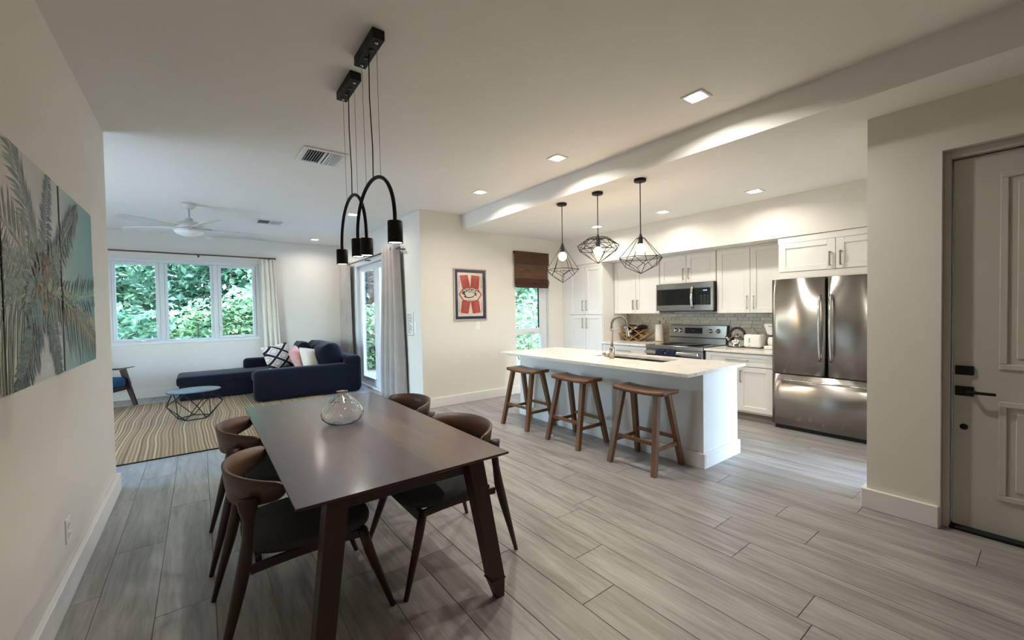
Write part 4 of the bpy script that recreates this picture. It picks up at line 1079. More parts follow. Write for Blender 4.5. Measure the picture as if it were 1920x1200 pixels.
# ------------------------------------------------------------------ dining set
TX0, TX1, TY0, TY1, TZ = .272, 1.277, 1.735, 3.90, .75
def dining_table():
    t = thing('dining_table', 'long dark walnut dining table with splayed legs', 'table', ((TX0+TX1)/2, (TY0+TY1)/2, 0))
    n = 5; w = (TX1-TX0)/n
    for i in range(n):
        x0, x1 = TX0+i*w, TX0+(i+1)*w
        mb = MB()
        y0, y1 = TY0, TY1; e = .03      # under-bevelled edges
        bx0, bx1 = (x0+e if i == 0 else x0+.0001), (x1-e if i == n-1 else x1-.0001)
        ax0, ax1 = (x0 if i == 0 else x0+.0001), (x1 if i == n-1 else x1-.0001)
        mb.hexa([(bx0, y0+e, TZ-.026), (bx1, y0+e, TZ-.026), (bx1, y1-e, TZ-.026), (bx0, y1-e, TZ-.026), (ax0, y0, TZ-.010), (ax1, y0, TZ-.010), (ax1, y1, TZ-.010), (ax0, y1, TZ-.010)])
        mb.box(ax0, ax1, y0, y1, TZ-.0101, TZ)
        part('top_board', mb, ('tablewood', 'tablewood', 'tablewood', 'tablelight', 'tablelight2')[i], t)
    ap = MB()
    ap.box(.42, 1.13, 1.83, 1.852, .655, .7235, b=.002); part('apron', ap, 'tableleg', t)
    part('apron', B_(.42, 1.13, 3.785, 3.807, .655, .7235, b=.002), 'tableleg', t)
    part('apron', B_(.40, .422, 1.86, 3.78, .655, .7235, b=.002), 'tableleg', t)
    part('apron', B_(1.127, 1.149, 1.86, 3.78, .655, .7235, b=.002), 'tableleg', t)
    for sx in (-1, 1):
        for sy in (-1, 1):
            cx, cy = (TX0+TX1)/2, (TY0+TY1)/2
            a = Vector((cx+sx*.335, cy+sy*.985, .723)); b = Vector((cx+sx*.437, cy+sy*1.06, 0))
            s = lambda p, h, kx, ky: [(p[0]-kx, p[1]-ky, h), (p[0]+kx, p[1]-ky, h), (p[0]+kx, p[1]+ky, h), (p[0]-kx, p[1]+ky, h)]
            m_ = b.lerp(a, .14)
            lg = MB().hexa(s(m_, m_.z, .038, .036)+s(a, .723, .044, .042))
            lg.hexa(s(b, 0, .022, .021)+s(m_, m_.z, .038, .036))
            lo = part('leg', lg, 'tableleg', t)
            part('leg_collar', MB().hexa(s(m_, m_.z-.003, .042, .04)+s(m_, m_.z+.003, .042, .04)), 'tableleg', lo)
dining_table()

def make_chair():
    c = thing('dining_chair', 'chair', 'chair', (0, 0, 0), 'walnut curved-back dining chairs at the table')
    # seat pad: rounded trapezoid, slightly domed
    def outline(u):
        a = 2*math.pi*u; e = 3.2
        x = abs(math.cos(a))**(2/e)*math.copysign(1, math.cos(a)); y = abs(math.sin(a))**(2/e)*math.copysign(1, math.sin(a))
        X = .02+.285*x; wid = .275+.025*x
        return X, wid*y
    pad = MB(); N = 40
    rows = [(.90, .418, 0), (.99, .424, 0), (1.0, .445, 0), (.97, .462, 1), (.85, .473, 1), (.5, .479, 1), (0.02, .480, 1)]
    vs = []; fs = []
    for s, z, up in rows:
        for k in range(N):
            x, y = outline(k/N); vs.append((.02+(x-.02)*s, y*s, z-.012*(1-s*0)*(abs(y)/.3)**2*0))
    for i in range(len(rows)-1):
        for k in range(N): fs.append((i*N+k, i*N+(k+1) % N, (i+1)*N+(k+1) % N, (i+1)*N+k))
    fs.append(tuple(range(N-1, -1, -1))); fs.append(tuple((len(rows)-1)*N+k for k in range(N)))
    pad.add(vs, fs, True); part('seat', pad, 'seat', c)
    # rails
    part('front_rail', MB().bar((.235, -.25, .385), (.235, .25, .385), .024, .06), 'chairwood', c)
    part('rear_rail', MB().bar((-.215, -.235, .40), (-.215, .235, .40), .024, .05), 'chairwood', c)
    for s in (-1, 1):
        r = MB()
        pts = [(-.25+.5*i/8, s*(.255+.0*i), .392-.012*math.sin(math.pi*i/8)*-1) for i in range(9)]
        r.tube(pts, [(.026, .012)]*9, 4, smooth=False)
        part('side_rail', r, 'chairwood', c)
        # front leg
        part('leg', MB().tube([(.225, s*.262, .415), (.255, s*.272, .30), (.355, s*.312, 0)], [.024, .024, .0125], 12), 'chairwood', c)
        # rear leg and post in one: tapered, flaring to a wide head under the back
        part('leg', MB().tube([(-.375, s*.298, 0), (-.335, s*.29, .16), (-.29, s*.278, .34), (-.268, s*.272, .44), (-.256, s*.266, .54), (-.25, s*.26, .61), (-.25, s*.257, .655), (-.25, s*.256, .70)],
                             [.0115, .018, .026, .027, .021, .022, (.036, .026), (.042, .024)], 14), 'chairwood', c)
    # curved back: horseshoe band
    def band(u, v, off):
        t = -1+2*u; y = .315*math.sin(t*1.32)/math.sin(1.32)*1.0
        x = -.315+.205*(1-math.cos(t*1.32))/(1-math.cos(1.32))
        nx, ny = -math.cos(t*1.25), math.sin(t*1.25)
        tap = (1-abs(t)**3.2)
        zt = .782-.022*abs(t)**2.5; zb = .64+.055*abs(t)**2.4
        lean = (v-.5)*.018
        return (x+nx*(off+lean), y+ny*(off+lean), zb+(zt-zb)*v)
    bk = MB(); nu, nv = 72, 6
    def fn(u, v):
        # closed cross-section: v runs around
        pass
    prof = [(-.009, .0), (-.010, .5), (-.009, 1.0), (0, 1.02), (.009, 1.0), (.010, .5), (.009, 0), (0, -.02)]
    vs = []; fs = []; K = len(prof)
    for i in range(nu+1):
        u = i/nu; e = min(u, 1-u)
        sh = math.sqrt(max(0, 1-(1-e/.055)**2)) if e < .055 else 1
        for off, v in prof:
            vv = .5+(v-.5)*(.12+.88*sh); vs.append(band(u, vv, off*(.4+.6*sh)))
    for i in range(nu):
        for k in range(K): fs.append((i*K+k, i*K+(k+1) % K, (i+1)*K+(k+1) % K, (i+1)*K+k))
    fs.append(tuple(range(K-1, -1, -1))); fs.append(tuple(nu*K+k for k in range(K)))
    bk.add(vs, fs, True); part('backrest', bk, 'chairback', c)
    return c
_ch = make_chair()
CH = [('walnut dining chair with dark seat on the left wall side, nearest the camera', .395, 2.345, 0), ('walnut dining chair with dark seat on the left wall side, nearer the rug', .395, 3.20, R(-1)),
      ('walnut dining chair on the kitchen side of the table, nearest the camera', 1.165, 2.33, R(180)), ('walnut dining chair on the kitchen side of the table, nearer the curtain', 1.185, 3.235, R(178))]
for i, (lab, x, y, rz) in enumerate(CH):
    o = _ch if i == 0 else copy_tree(_ch)
    o.location = (x, y, 0); o.rotation_euler.z = rz; o['label'] = lab

def vase():
    x, y, z = .752, 2.90, TZ+.0005
    m, n, l, p = newmat('bubbled_glass')
    p.inputs['Base Color'].default_value = (1, 1, 1, 1); p.inputs['Roughness'].default_value = .01; p.inputs['Transmission Weight'].default_value = 1; p.inputs['IOR'].default_value = 1.45
    v = coords(n, l); vo = n.new('ShaderNodeTexVoronoi'); vo.inputs['Scale'].default_value = 30; l.new(v, vo.inputs['Vector'])
    bump(n, l, p, ramp(n, l, vo.outputs['Distance'], [(.0, (1, 1, 1, 1)), (.35, (0, 0, 0, 1))]), .16, .01)
    M['vase'] = m
    prof = [(.0, 0), (.05, 0), (.095, .01), (.128, .04), (.136, .07), (.126, .10), (.096, .142), (.06, .178), (.036, .195), (.031, .205), (.034, .216), (.037, .219),
            (.033, .217), (.027, .206), (.031, .194), (.057, .174), (.093, .138), (.122, .098), (.132, .07), (.124, .042), (.093, .014), (.05, .004), (.0, .004)]
    solo('glass_vase', MB().lathe(prof, (x, y, z), 48), 'vase', 'clear bubbled glass bottle vase on the dining table', 'vase', loc=(x, y, z))
vase()

# ------------------------------------------------------------------ wall things
def clip(poly, lo, hi, ax):
    for sgn, lim in ((1, lo), (-1, hi)):
        out = []
        for i in range(len(poly)):
            a, b = poly[i], poly[(i+1) % len(poly)]
            da, db = sgn*(a[ax]-lim), sgn*(b[ax]-lim)
            if da >= 0: out.append(a)
            if (da >= 0) != (db >= 0):
                t = da/(da-db); out.append((a[0]+(b[0]-a[0])*t, a[1]+(b[1]-a[1])*t))
        poly = out
        if len(poly) < 3: return []
    return poly
def paintings():
    XF, Z0, Z1 = XL+.036, 1.21, 2.18
    C = [(1.515, 2.30, 'canvas of palm fronds at the left edge of the picture'), (2.325, 3.118, 'middle palm tree canvas with the crown, on the left wall'), (3.15, 3.955, 'teal sky palm canvas, the one farthest from the camera')]
    ctr = (2.83, 1.63)
    rnd = random.Random(3)
    polys = []     # (mat, poly)
    def bez(p0, p1, p2, t): return tuple((1-t)**2*a+2*(1-t)*t*b+t*t*c for a, b, c in zip(p0, p1, p2))
    def frond(tip, ctl, mat, L=.2, n=34, ang=55, droop=.25, w=.021):
        for i in range(n):
            t = .06+.92*i/n; p = bez(ctr, ctl, tip, t); q = bez(ctr, ctl, tip, t+.02)
            d = Vector((q[0]-p[0], q[1]-p[1])); d.normalize()
            ll = L*(.55+.6*math.sin(math.pi*min(1, t*1.02))**.8)*(.85+.3*rnd.random())*(1-.45*t*t)
            for s in (-1, 1):
                a = R(ang*(.9+.25*rnd.random()))*s
                v = Vector((d.x*math.cos(a)-d.y*math.sin(a), d.x*math.sin(a)+d.y*math.cos(a)))*ll
                v.y -= droop*ll; nn = Vector((-v.y, v.x)).normalized()*w*(.6+.6*rnd.random())
                mid = (p[0]+v.x*.45, p[1]+v.y*.45+.01)
                polys.append((mat, [p, (mid[0]+nn.x*.5, mid[1]+nn.y*.5), (p[0]+v.x, p[1]+v.y), (mid[0]-nn.x*.5, mid[1]-nn.y*.5)]))
        for i in range(12):
            a, b = bez(ctr, ctl, tip, i/12), bez(ctr, ctl, tip, (i+1)/12); d = Vector((b[0]-a[0], b[1]-a[1])).normalized(); nn = Vector((-d.y, d.x))*.008*(1-.06*i)
            polys.append(('frondA', [(a[0]+nn.x, a[1]+nn.y), (b[0]+nn.x, b[1]+nn.y), (b[0]-nn.x, b[1]-nn.y), (a[0]-nn.x, a[1]-nn.y)]))
    # trunk to the lower right and the hairy core
    for i in range(14):
        t0, t1 = i/14, (i+1)/14
        f = lambda t: (2.86+1.2*t, 1.62-.22*t-.08*t*t)
        a, b = f(t0), f(t1); w0, w1 = .10+.01*math.sin(9*t0), .10+.01*math.sin(9*t1)
        polys.append(('trunkprint', [(a[0], a[1]+w0), (b[0], b[1]+w1), (b[0], b[1]-w1), (a[0], a[1]-w0)]))
    frond((2.36, 2.30), (2.62, 2.0), 'frondB', .2, 30, 32)
    frond((2.98, 2.22), (2.86, 1.95), 'frondC', .12, 34, 60)
    frond((1.95, 1.98), (2.42, 1.86), 'frondA', .26, 34, 60, .4)
    frond((1.7, 1.66), (2.3, 1.78), 'frondB', .2, 34, 55, .45)
    frond((1.75, 1.36), (2.45, 1.60), 'frondA', .27, 40, 62, .55)
    frond((2.38, 1.16), (2.66, 1.42), 'frondC', .15, 40, 60, .2)
    frond((3.06, 1.10), (2.98, 1.42), 'frondC', .11, 40, 66, .1)
    frond((3.55, 2.14), (3.28, 2.0), 'frondC', .14, 36, 62)
    frond((4.02, 1.30), (3.5, 1.55), 'frondB', .2, 40, 60, .5)
    frond((4.25, 1.78), (3.95, 1.55), 'frondC', .18, 26, 50, .1)
    frond((2.55, 1.5), (2.7, 1.68), 'frondC', .16, 24, 70, .5)
    frond((3.12, 1.85), (2.95, 1.78), 'frondA', .13, 26, 60, .2)
    for k in range(60):
        a = rnd.random()*6.28; r = rnd.random()**.6*.16; y, z = 2.84+r*math.cos(a), 1.64+r*math.sin(a)*.9; s = .02+.02*rnd.random(); b = rnd.random()*3
        polys.append((('woodprint', 'frondC', 'woodprint')[k % 3], [(y-s*math.cos(b), z-s*math.sin(b)), (y+s*.4*math.sin(b), z-s*.4*math.cos(b)), (y+s*math.cos(b), z+s*math.sin(b)), (y-s*.4*math.sin(b), z+s*.4*math.cos(b))]))
    for y0, y1, lab in C:
        c = thing('canvas_print', lab, 'painting', (XL, (y0+y1)/2, Z0), 'palm tree canvas triptych on the left wall')
        part('canvas', B_(XL+.001, XF, y0, y1, Z0, Z1), 'canvas', c)
        part('wrapped_edge', B_(XL+.001, XF-.001, y0-.0012, y0-.0001, Z0+.001, Z1-.001), 'canvasedge', c)
        part('edge_print', B_(XL+.001, XF-.001, y0-.0022, y0-.0013, Z0+.27, Z1-.25), 'dgreen', c)
        byc = {}
        for i, (mt, pl) in enumerate(polys):
            q = clip(clip(pl, y0, y1, 0), Z0, Z1, 1)
            if len(q) >= 3:
                x = XF+.0004+.0000035*i
                byc.setdefault(mt, MB()).add([(x, a, b) for a, b in q], [tuple(range(len(q)))])
        for mt, mb in byc.items(): part('palm_print', mb, mt, c, kind='stuff')
paintings()

def plate(name, lab, cat, face, c, w, h, rocker=True):
    """small cover plate; face '+x', '-x' or '-y'"""
    t = thing(name, lab, cat, c)
    def bx(a0, a1, z0, z1, d0, d1):
        x, y, z = c
        if face == '+x': return B_(x+d0, x+d1, y+a0, y+a1, z+z0, z+z1, b=.002)
        if face == '-x': return B_(x-d1, x-d0, y+a0, y+a1, z+z0, z+z1, b=.002)
        return B_(x+a0, x+a1, y-d1, y-d0, z+z0, z+z1, b=.002)
    part('cover_plate', bx(-w/2, w/2, -h/2, h/2, .0005, .007), 'white', t)
    if rocker: part('rocker', bx(-w*.2, w*.2, -h*.28, h*.28, .007, .011), 'white', t)
    else:
        for s in (-1, 1): 
            r = part('socket', bx(-w*.24, w*.24, s*h*.2-h*.13, s*h*.2+h*.13, .007, .010), 'white', t)
            for k in (-1, 1): part('slot', bx(k*w*.09-w*.02, k*w*.09+w*.02, s*h*.2-h*.04, s*h*.2+h*.06, .010, .0104), 'blackplastic', r)
plate('wall_outlet', 'white electrical outlet low on the left wall', 'outlet', '+x', (XL, 3.24, .34), .085, .135, False)
plate('light_switch', 'white switch plate on the wall under the framed poster', 'switch', '-y', (3.712, YC, 1.252), .085, .13)
plate('light_switch', 'white switch plate beside the curtain and printed notice', 'switch', '-x', (XG, 6.075, 1.255), .09, .17)
plate('wall_outlet', 'white outlet low on the wall behind the grey curtain hem', 'outlet', '-x', (XG, 6.55, .34), .085, .135, False)

def notice():
    t = thing('wall_notice', 'white printed notice sheet taped beside the glass door curtain', 'sign', (XG, 6.3, 1.15))
    part('sheet', B_(XG-.004, XG-.0005, 6.165, 6.435, 1.125, 1.495), 'paper', t)
    k = MB(); rnd = random.Random(5); z = 1.462
    for i in range(13):
        w = .2*(.5+.5*rnd.random()); k.box(XG-.0046, XG-.0041, 6.40-w, 6.40, z-.006, z+.002); z -= .025
    part('text_lines', k, 'ink', t)
    part('sheet_edge', MB().box(XG-.0044, XG-.0005, 6.160, 6.1645, 1.122, 1.495).box(XG-.0044, XG-.0005, 6.16, 6.435, 1.1195, 1.1245), plain('sleeve_grey', (120, 124, 122), .5), t)
notice()

def text_mesh(s, size):
    cu = bpy.data.curves.new('t', 'FONT'); cu.body = s; cu.size = size; cu.align_x = 'CENTER'; cu.align_y = 'CENTER'; cu.resolution_u = 2; cu.offset = size*.03
    ob = bpy.data.objects.new('t', cu); COL.objects.link(ob)
    dg = bpy.context.evaluated_depsgraph_get(); me = bpy.data.meshes.new_from_object(ob.evaluated_get(dg))
    vs = [tuple(v.co) for v in me.vertices]; fs = [tuple(p.vertices) for p in me.polygons]
    bpy.data.objects.remove(ob); bpy.data.curves.remove(cu); bpy.data.meshes.remove(me)
    return vs, fs
def poster():
    x0, x1, z0, z1 = 3.262, 3.892, 1.342, 2.192
    p = thing('framed_poster', 'framed conch poster with navy mat and red banners', 'poster', ((x0+x1)/2, YC, z0))
    f = MB(); w = .022; yf = YC-.028
    for q in ((x0, x1, z0, z0+w), (x0, x1, z1-w, z1), (x0, x0+w, z0+w, z1-w), (x1-w, x1, z0+w, z1-w)): f.box(q[0], q[1], yf, YC-.0005, q[2], q[3], b=.003)
    part('frame', f, 'silver', p)
    y = YC-.014
    part('navy_mat', B_(x0+w, x1-w, y, YC-.001, z0+w, z1-w), 'navy', p)
    a0, a1, b0, b1 = x0+.075, x1-.075, z0+.068, z1-.068
    pr = part('print', B_(a0, a1, y-.0012, y-.0002, b0, b1), 'postpaper', p)
    W_, H_ = a1-a0, b1-b0; yy = y-.0016
    L = lambda u, v: (a0+W_*u, yy, b0+H_*v)
    bn = MB()
    for q in ([(.08, .93), (.40, .95), (.50, .64), (.18, .64)], [(.54, .95), (.88, .93), (.84, .64), (.50, .64)], [(.16, .36), (.50, .36), (.40, .06), (.10, .08)], [(.50, .36), (.84, .36), (.90, .08), (.58, .06)]):
        bn.add([L(*t) for t in q], [(0, 1, 2, 3)])
    part('red_banner', bn, 'red', pr)
    fl = MB()
    rnd = random.Random(9)
    yy = y-.0018
    for cx, top, bot, tl, bl in ((.29, .90, .67, .0, .0), (.69, .90, .67, 0, 0), (.31, .33, .10, 0, 0), (.71, .33, .10, 0, 0)):
        v = top; k = 0
        while v > bot:
            ww = .12*(.6+.4*rnd.random()); sx = cx+(.0 if cx < .5 else .0)+(.06*(v-.64)*(-1 if cx < .5 else 1) if v > .5 else .06*(v-.36)*(1 if cx < .5 else -1))
            fl.add([L(sx-ww, v), L(sx+ww, v), L(sx+ww, v-.006), L(sx-ww, v-.006)], [(0, 1, 2, 3)]); v -= .026
    part('banner_lines', fl, plain('poster_line', (214, 120, 108), .6), pr)
    em = MB(); yy = y-.0020
    hx = [(.03, .5), (.20, .64), (.35, .675), (.65, .675), (.80, .64), (.97, .5), (.80, .36), (.65, .325), (.35, .325), (.20, .36)]
    em.add([L(*t) for t in hx], [tuple(range(len(hx)))]); part('emblem_border', em, 'red', pr)
    em = MB(); yy = y-.0024; em.add([L(.5+(u-.5)*.88, .5+(v-.5)*.86) for u, v in hx], [tuple(range(len(hx)))]); part('emblem_field', em, 'postpaper', pr)
    yy = y-.0028
    sh = MB()
    sh.add([L(*t) for t in [(.14, .52), (.24, .58), (.30, .56), (.36, .60), (.42, .565), (.52, .575), (.66, .55), (.74, .56), (.70, .53), (.80, .52), (.71, .505), (.78, .47), (.66, .48), (.60, .435), (.44, .415), (.30, .425), (.22, .455), (.28, .47), (.22, .50)]], [tuple(range(19))])
    part('conch_outline', sh, plain('poster_ink', (54, 50, 50), .7), pr)
    yy = y-.0031; sh = MB()
    sh.add([L(*t) for t in [(.27, .535), (.36, .575), (.44, .553), (.54, .56), (.66, .535), (.66, .50), (.58, .455), (.44, .44), (.34, .45), (.30, .49)]], [tuple(range(10))])
    part('conch_body', sh, 'postpaper', pr)
    vs, fs = text_mesh('CONCH', .075); tm = MB(); yy = y-.003
    cx, cz = (a0+a1)/2, b0+H_*.615
    hw = max(abs(v[0]) for v in vs); k = W_*.33/hw
    tm.add([(cx+v[0]*k, yy, cz+v[1]*.8-1.2*(v[0]*k)**2) for v in vs], fs); part('lettering', tm, 'ink', pr)
    mk = MB(); rnd = random.Random(2)
    u = .25
    while u < .74:
        w_ = .02+.02*rnd.random(); mk.add([L(u, .375), L(u+w_, .375), L(u+w_, .362), L(u, .362)], [(0, 1, 2, 3)]); u += w_+.012
    for uu in (.035, .93):
        for v in [.92-.035*i for i in range(8)]+[.33-.035*i for i in range(7)]:
            s = .012+.015*rnd.random(); mk.add([L(uu, v), L(uu+s*1.6, v-.004), L(uu+s*1.4, v-.02), L(uu+.004, v-.018)], [(0, 1, 2, 3)])
    part('small_marks', mk, 'ink', pr)
    part('glazing', B_(x0+w, x1-w, y-.008, y-.006, z0+w, z1-w), 'glass', p)
poster()

def bamboo_shade():
    x0, x1 = 4.475, 5.285; y = YC-.004
    s = thing('bamboo_shade', 'dark brown woven bamboo roman shade over the narrow window', 'shade', ((x0+x1)/2, YC, 1.9))
    def reeds(y0, z0, z1, a0, a1, lean=0, n=None, rr=.0055):
        mb = MB(); n = int((z1-z0)/.0105); 
        for i in range(n):
            z = z0+(z1-z0)*(i+.5)/n; yy = y0-lean*(1-(z-z0)/(z1-z0)); mb.tube([(a0, yy, z), (a1, yy, z)], [(rr*.9, rr)]*2, 5, smooth=False)
        mb.box(a0+.002, a1-.002, y0-.001, y0+.004, z0, z1) if lean == 0 else None
        return mb
    part('headrail', B_(x0+.01, x1-.01, y-.045, y-.001, 2.515, 2.55), 'shade', s)
    part('valance', reeds(y-.055, 2.325, 2.552, x0, x1), 'shade', s)
    part('panel', reeds(y-.03, 1.96, 2.33, x0+.012, x1-.012, rr=.005), 'shadelight', s)
    part('fold', reeds(y-.045, 1.985, 2.065, x0+.01, x1-.004, .03), 'shade', s)
    part('fold', reeds(y-.05, 1.94, 2.01, x0+.01, x1-.01, .02), 'shade', s)
    part('bottom_stack', reeds(y-.045, 1.9, 1.962, x0+.012, x1-.014), 'shade', s)
    for x in (x0+.12, (x0+x1)/2, x1-.12): part('lift_cord', MB().tube([(x, y-.012, 1.92), (x, y-.012, 2.52)], .0015, 5), 'rod', s)
bamboo_shade()

# ------------------------------------------------------------------ living room
def curtain(name, lab, P, along, x_or_y, a_top, a_bot, z0, z1, folds, depth, mat, grom=False):
    """along 'y': hangs parallel to y at x; a_* = (start, end)"""
    c = thing(name, lab, 'curtain', ((x_or_y, sum(a_bot)/2, z0) if along == 'y' else (sum(a_bot)/2, x_or_y, z0)))
    def fn(u, v):
        k = v**1.2; a = (a_bot[0]*(1-k)+a_top[0]*k)+u*((a_bot[1]-a_bot[0])*(1-k)+(a_top[1]-a_top[0])*k)
        d = depth*(.75+.25*(1-v))*math.sin(u*folds*2*math.pi+.6*math.sin(v*2.2)+.5*math.sin(u*7))
        d += .012*math.sin(u*23+v*5)*(1-v)
        z = z0+(z1-z0)*v
        return (x_or_y+d, a, z) if along == 'y' else (a, x_or_y+d, z)
    o = part('fabric', MB().grid(fn, max(40, int(folds*16)), 24), mat, c)
    md = o.modifiers.new('thick', 'SOLIDIFY'); md.thickness = .004; md.offset = 0
    return c, fn
def rods():
    r = thing('curtain_rod', 'thin bronze curtain rod above the living room window', 'curtain rod', (0, YW-.10, 2.68))
    part('rod', MB().tube([(-2.3, YW-.1, 2.678), (1.30, YW-.1, 2.672)], .013, 10), 'rod', r)
    part('finial', MB().lathe([(.0, .03), (.02, .024), (.022, .0), (.014, -.004)], (1.30, YW-.1, 2.672), 14, axis='x'), 'rod', r)
    for x in (.02, 1.22): part('bracket', MB().box(x-.012, x+.012, YW-.1, YW-.0005, 2.645, 2.66).lathe([(.02, -.02), (.02, -.0005)], (x, YW, 2.652), 12, axis='y'), 'rod', r)
    c, fn = curtain('window_curtain', 'cream curtain gathered at the right of the living room window', 0, 'x', YW-.10, (1.03, 1.285), (1.07, 1.40), .03, 2.645, 3.5, .03, 'curtcream')
    for i in range(6):
        x = 1.04+.045*i; part('ring', MB().tube([(x+.001*math.cos(a), YW-.1+.022*math.cos(a), 2.668+.024*math.sin(a)) for a in [2*math.pi*j/12 for j in range(13)]], .0025, 5), 'rod', c)
    r = thing('curtain_rod', 'thin dark grey curtain rod above the glass door', 'curtain rod', (XG-.1, 8.2, 2.53))
    part('rod', MB().tube([(XG-.1, 6.40, 2.545), (XG-.1, 9.95, 2.545)], .013, 10), 'rodgrey', r)
    for y in (6.43, 8.15, 9.9): part('bracket', B_(XG-.105, XG-.0005, y-.012, y+.012, 2.51, 2.53), 'rodgrey', r)
    c, fn = curtain('grey_curtain', 'grey curtain panel hanging to the floor right of the glass door', 0, 'y', XG-.105, (6.52, 7.10), (6.36, 7.28), .012, 2.61, 4.0, .075, 'curtgrey')
    part('grommet', MB().tube([(XG-.16+.0*math.cos(a), 6.66+.024*math.cos(a), 2.545+.024*math.sin(a)) for a in [2*math.pi*j/14 for j in range(15)]], .005, 6), 'rodgrey', c)
    curtain('grey_curtain', 'grey curtain panel in the corner behind the navy sofa', 0, 'y', XG-.105, (9.22, 9.95), (9.18, 9.95), .012, 2.60, 4.5, .04, 'curtgrey')
rods()

def rug():
    x0, x1, y0, y1 = -2.1, 1.75, 5.655, 9.33
    r = thing('jute_rug', 'large striped natural jute rug under the coffee table and sofa', 'rug', (0, 7.5, 0))
    part('weave', B_(x0, x1, y0+.012, y1, .0005, .012, b=.004), 'rug', r)
    part('edge_binding', B_(x0, x1, y0, y0+.012, .0005, .012, b=.003), 'black', r)
    fr = MB(); rnd = random.Random(4); x = x0
    while x < x1:
        fr.bar((x, y1, .006), (x+.02*(rnd.random()-.5), y1+.05+.03*rnd.random(), .003), .006, .005); x += .018
    part('fringe', fr, plain('fringe_jute', (196, 184, 160), .9), r, kind='stuff')
rug()

def coffee_table():
    cx, cy, z, r = -.085, 7.56, .42, .315
    t = thing('coffee_table', 'round slate coffee table on a black geometric wire base', 'coffee table', (cx, cy, .012))
    part('top', MB().lathe([(.0, z-.012), (r-.006, z-.012), (r, z-.008), (r, z-.004), (r-.004, z), (.0, z)], (cx, cy, 0), 48), 'coffeetop', t)
    part('rim', MB().lathe([(r+.001, z-.014), (r+.004, z-.010), (r+.004, z-.004), (r+.001, z-.001)], (cx, cy, 0), 48), 'black', t)
    f = MB(); n = 5; rd = .0065; zb = .02
    P = lambda R_, z_, k, o=0: (cx+R_*math.cos(2*math.pi*(k+o)/n+.4), cy+R_*math.sin(2*math.pi*(k+o)/n+.4), z_)
    for k in range(n):
        f.tube([P(.2, zb, k), P(.2, zb, k+1)], rd, 6).tube([P(.2, zb, k), P(.34, .24, k, .5)], rd, 6).tube([P(.2, zb, k+1), P(.34, .24, k, .5)], rd, 6)
        f.tube([P(.34, .24, k, .5), P(.25, z-.016, k)], rd, 6).tube([P(.34, .24, k, .5), P(.25, z-.016, k+1)], rd, 6).tube([P(.25, z-.018, k), P(.25, z-.018, k+1)], rd, 6)
    part('wire_base', f, 'black', t)
coffee_table()

def sofa():
    s = thing('sectional_sofa', 'navy blue sectional sofa with chaise facing the window side', 'sofa', (1.2, 9.0, .012))
    m = 'sofa'
    part('base', MB().rbox(.80, 2.44, 8.08, 9.93, .02, .28, .03).rbox(-.31, .80, 9.11, 9.93, .02, .30, .03), m, s, weld=True)
    part('arm', MB().rbox(.70, 2.46, 8.05, 8.33, .02, .555, .085), m, s, weld=True, label='near arm of the navy sofa')
    part('arm', MB().rbox(.68, 2.30, 9.70, 9.95, .02, .625, .07), m, s, weld=True, label='far arm of the navy sofa along the window wall')
    part('back', MB().rbox(2.18, 2.475, 8.06, 9.94, .02, .69, .09), m, s, weld=True)
    part('chaise_cushion', MB().rbox(-.345, 2.18, 9.08, 9.93, .27, .435, .055, crown=.012), m, s, weld=True)
    part('seat_cushion', MB().rbox(.74, 2.18, 8.33, 9.08, .27, .435, .055, crown=.012), m, s, weld=True)
    for y0, y1, w in ((8.28, 9.0, 0), (8.98, 9.72, 1)):
        rot = Matrix.Rotation(R(-16), 3, 'Y')
        part('back_cushion', MB().pillow((2.0, (y0+y1)/2, .67), .24, (y1-y0)/2+.05, .275, rot, n=18), m, s, weld=True)
    part('lumbar_cushion', MB().pillow((1.72, 9.42, .70), .16, .34, .25, Matrix.Rotation(R(-22), 3, 'Y'), n=18), m, s, weld=True)
sofa()
def cushions():
    def cus(name, lab, c, sx, sy, sz, ry, rz, rx, mat):
        rot = Matrix.Rotation(R(rz), 3, 'Z') @ Matrix.Rotation(R(ry), 3, 'Y') @ Matrix.Rotation(R(rx), 3, 'X')
        mb = MB().pillow((0, 0, 0), sx, sy, sz, rot, n=18)
        o = bpy.data.objects.new(name, MB().pillow((0, 0, 0), sx, sy, sz, None, n=18).mesh(name, weld=True)); COL.objects.link(o)
        o.data.materials.append(M[mat]); o.location = c; o.rotation_euler = rot.to_euler(); tag(o, lab, 'cushion', 'throw cushions on the sofa')
    cus('throw_cushion', 'large cream cushion with black diamond lattice on the sofa', (1.23, 9.33, .655), .1, .285, .255, -18, -62, 8, 'diamond')
    cus('throw_cushion', 'small pink patterned cushion between the other two cushions', (1.47, 8.72, .655), .085, .22, .225, -22, -25, 10, 'pinkcush')
    cus('throw_cushion', 'plain beige cushion in front of the pink one', (1.70, 8.60, .63), .10, .25, .225, -25, -48, -12, 'beigecush')
cushions()

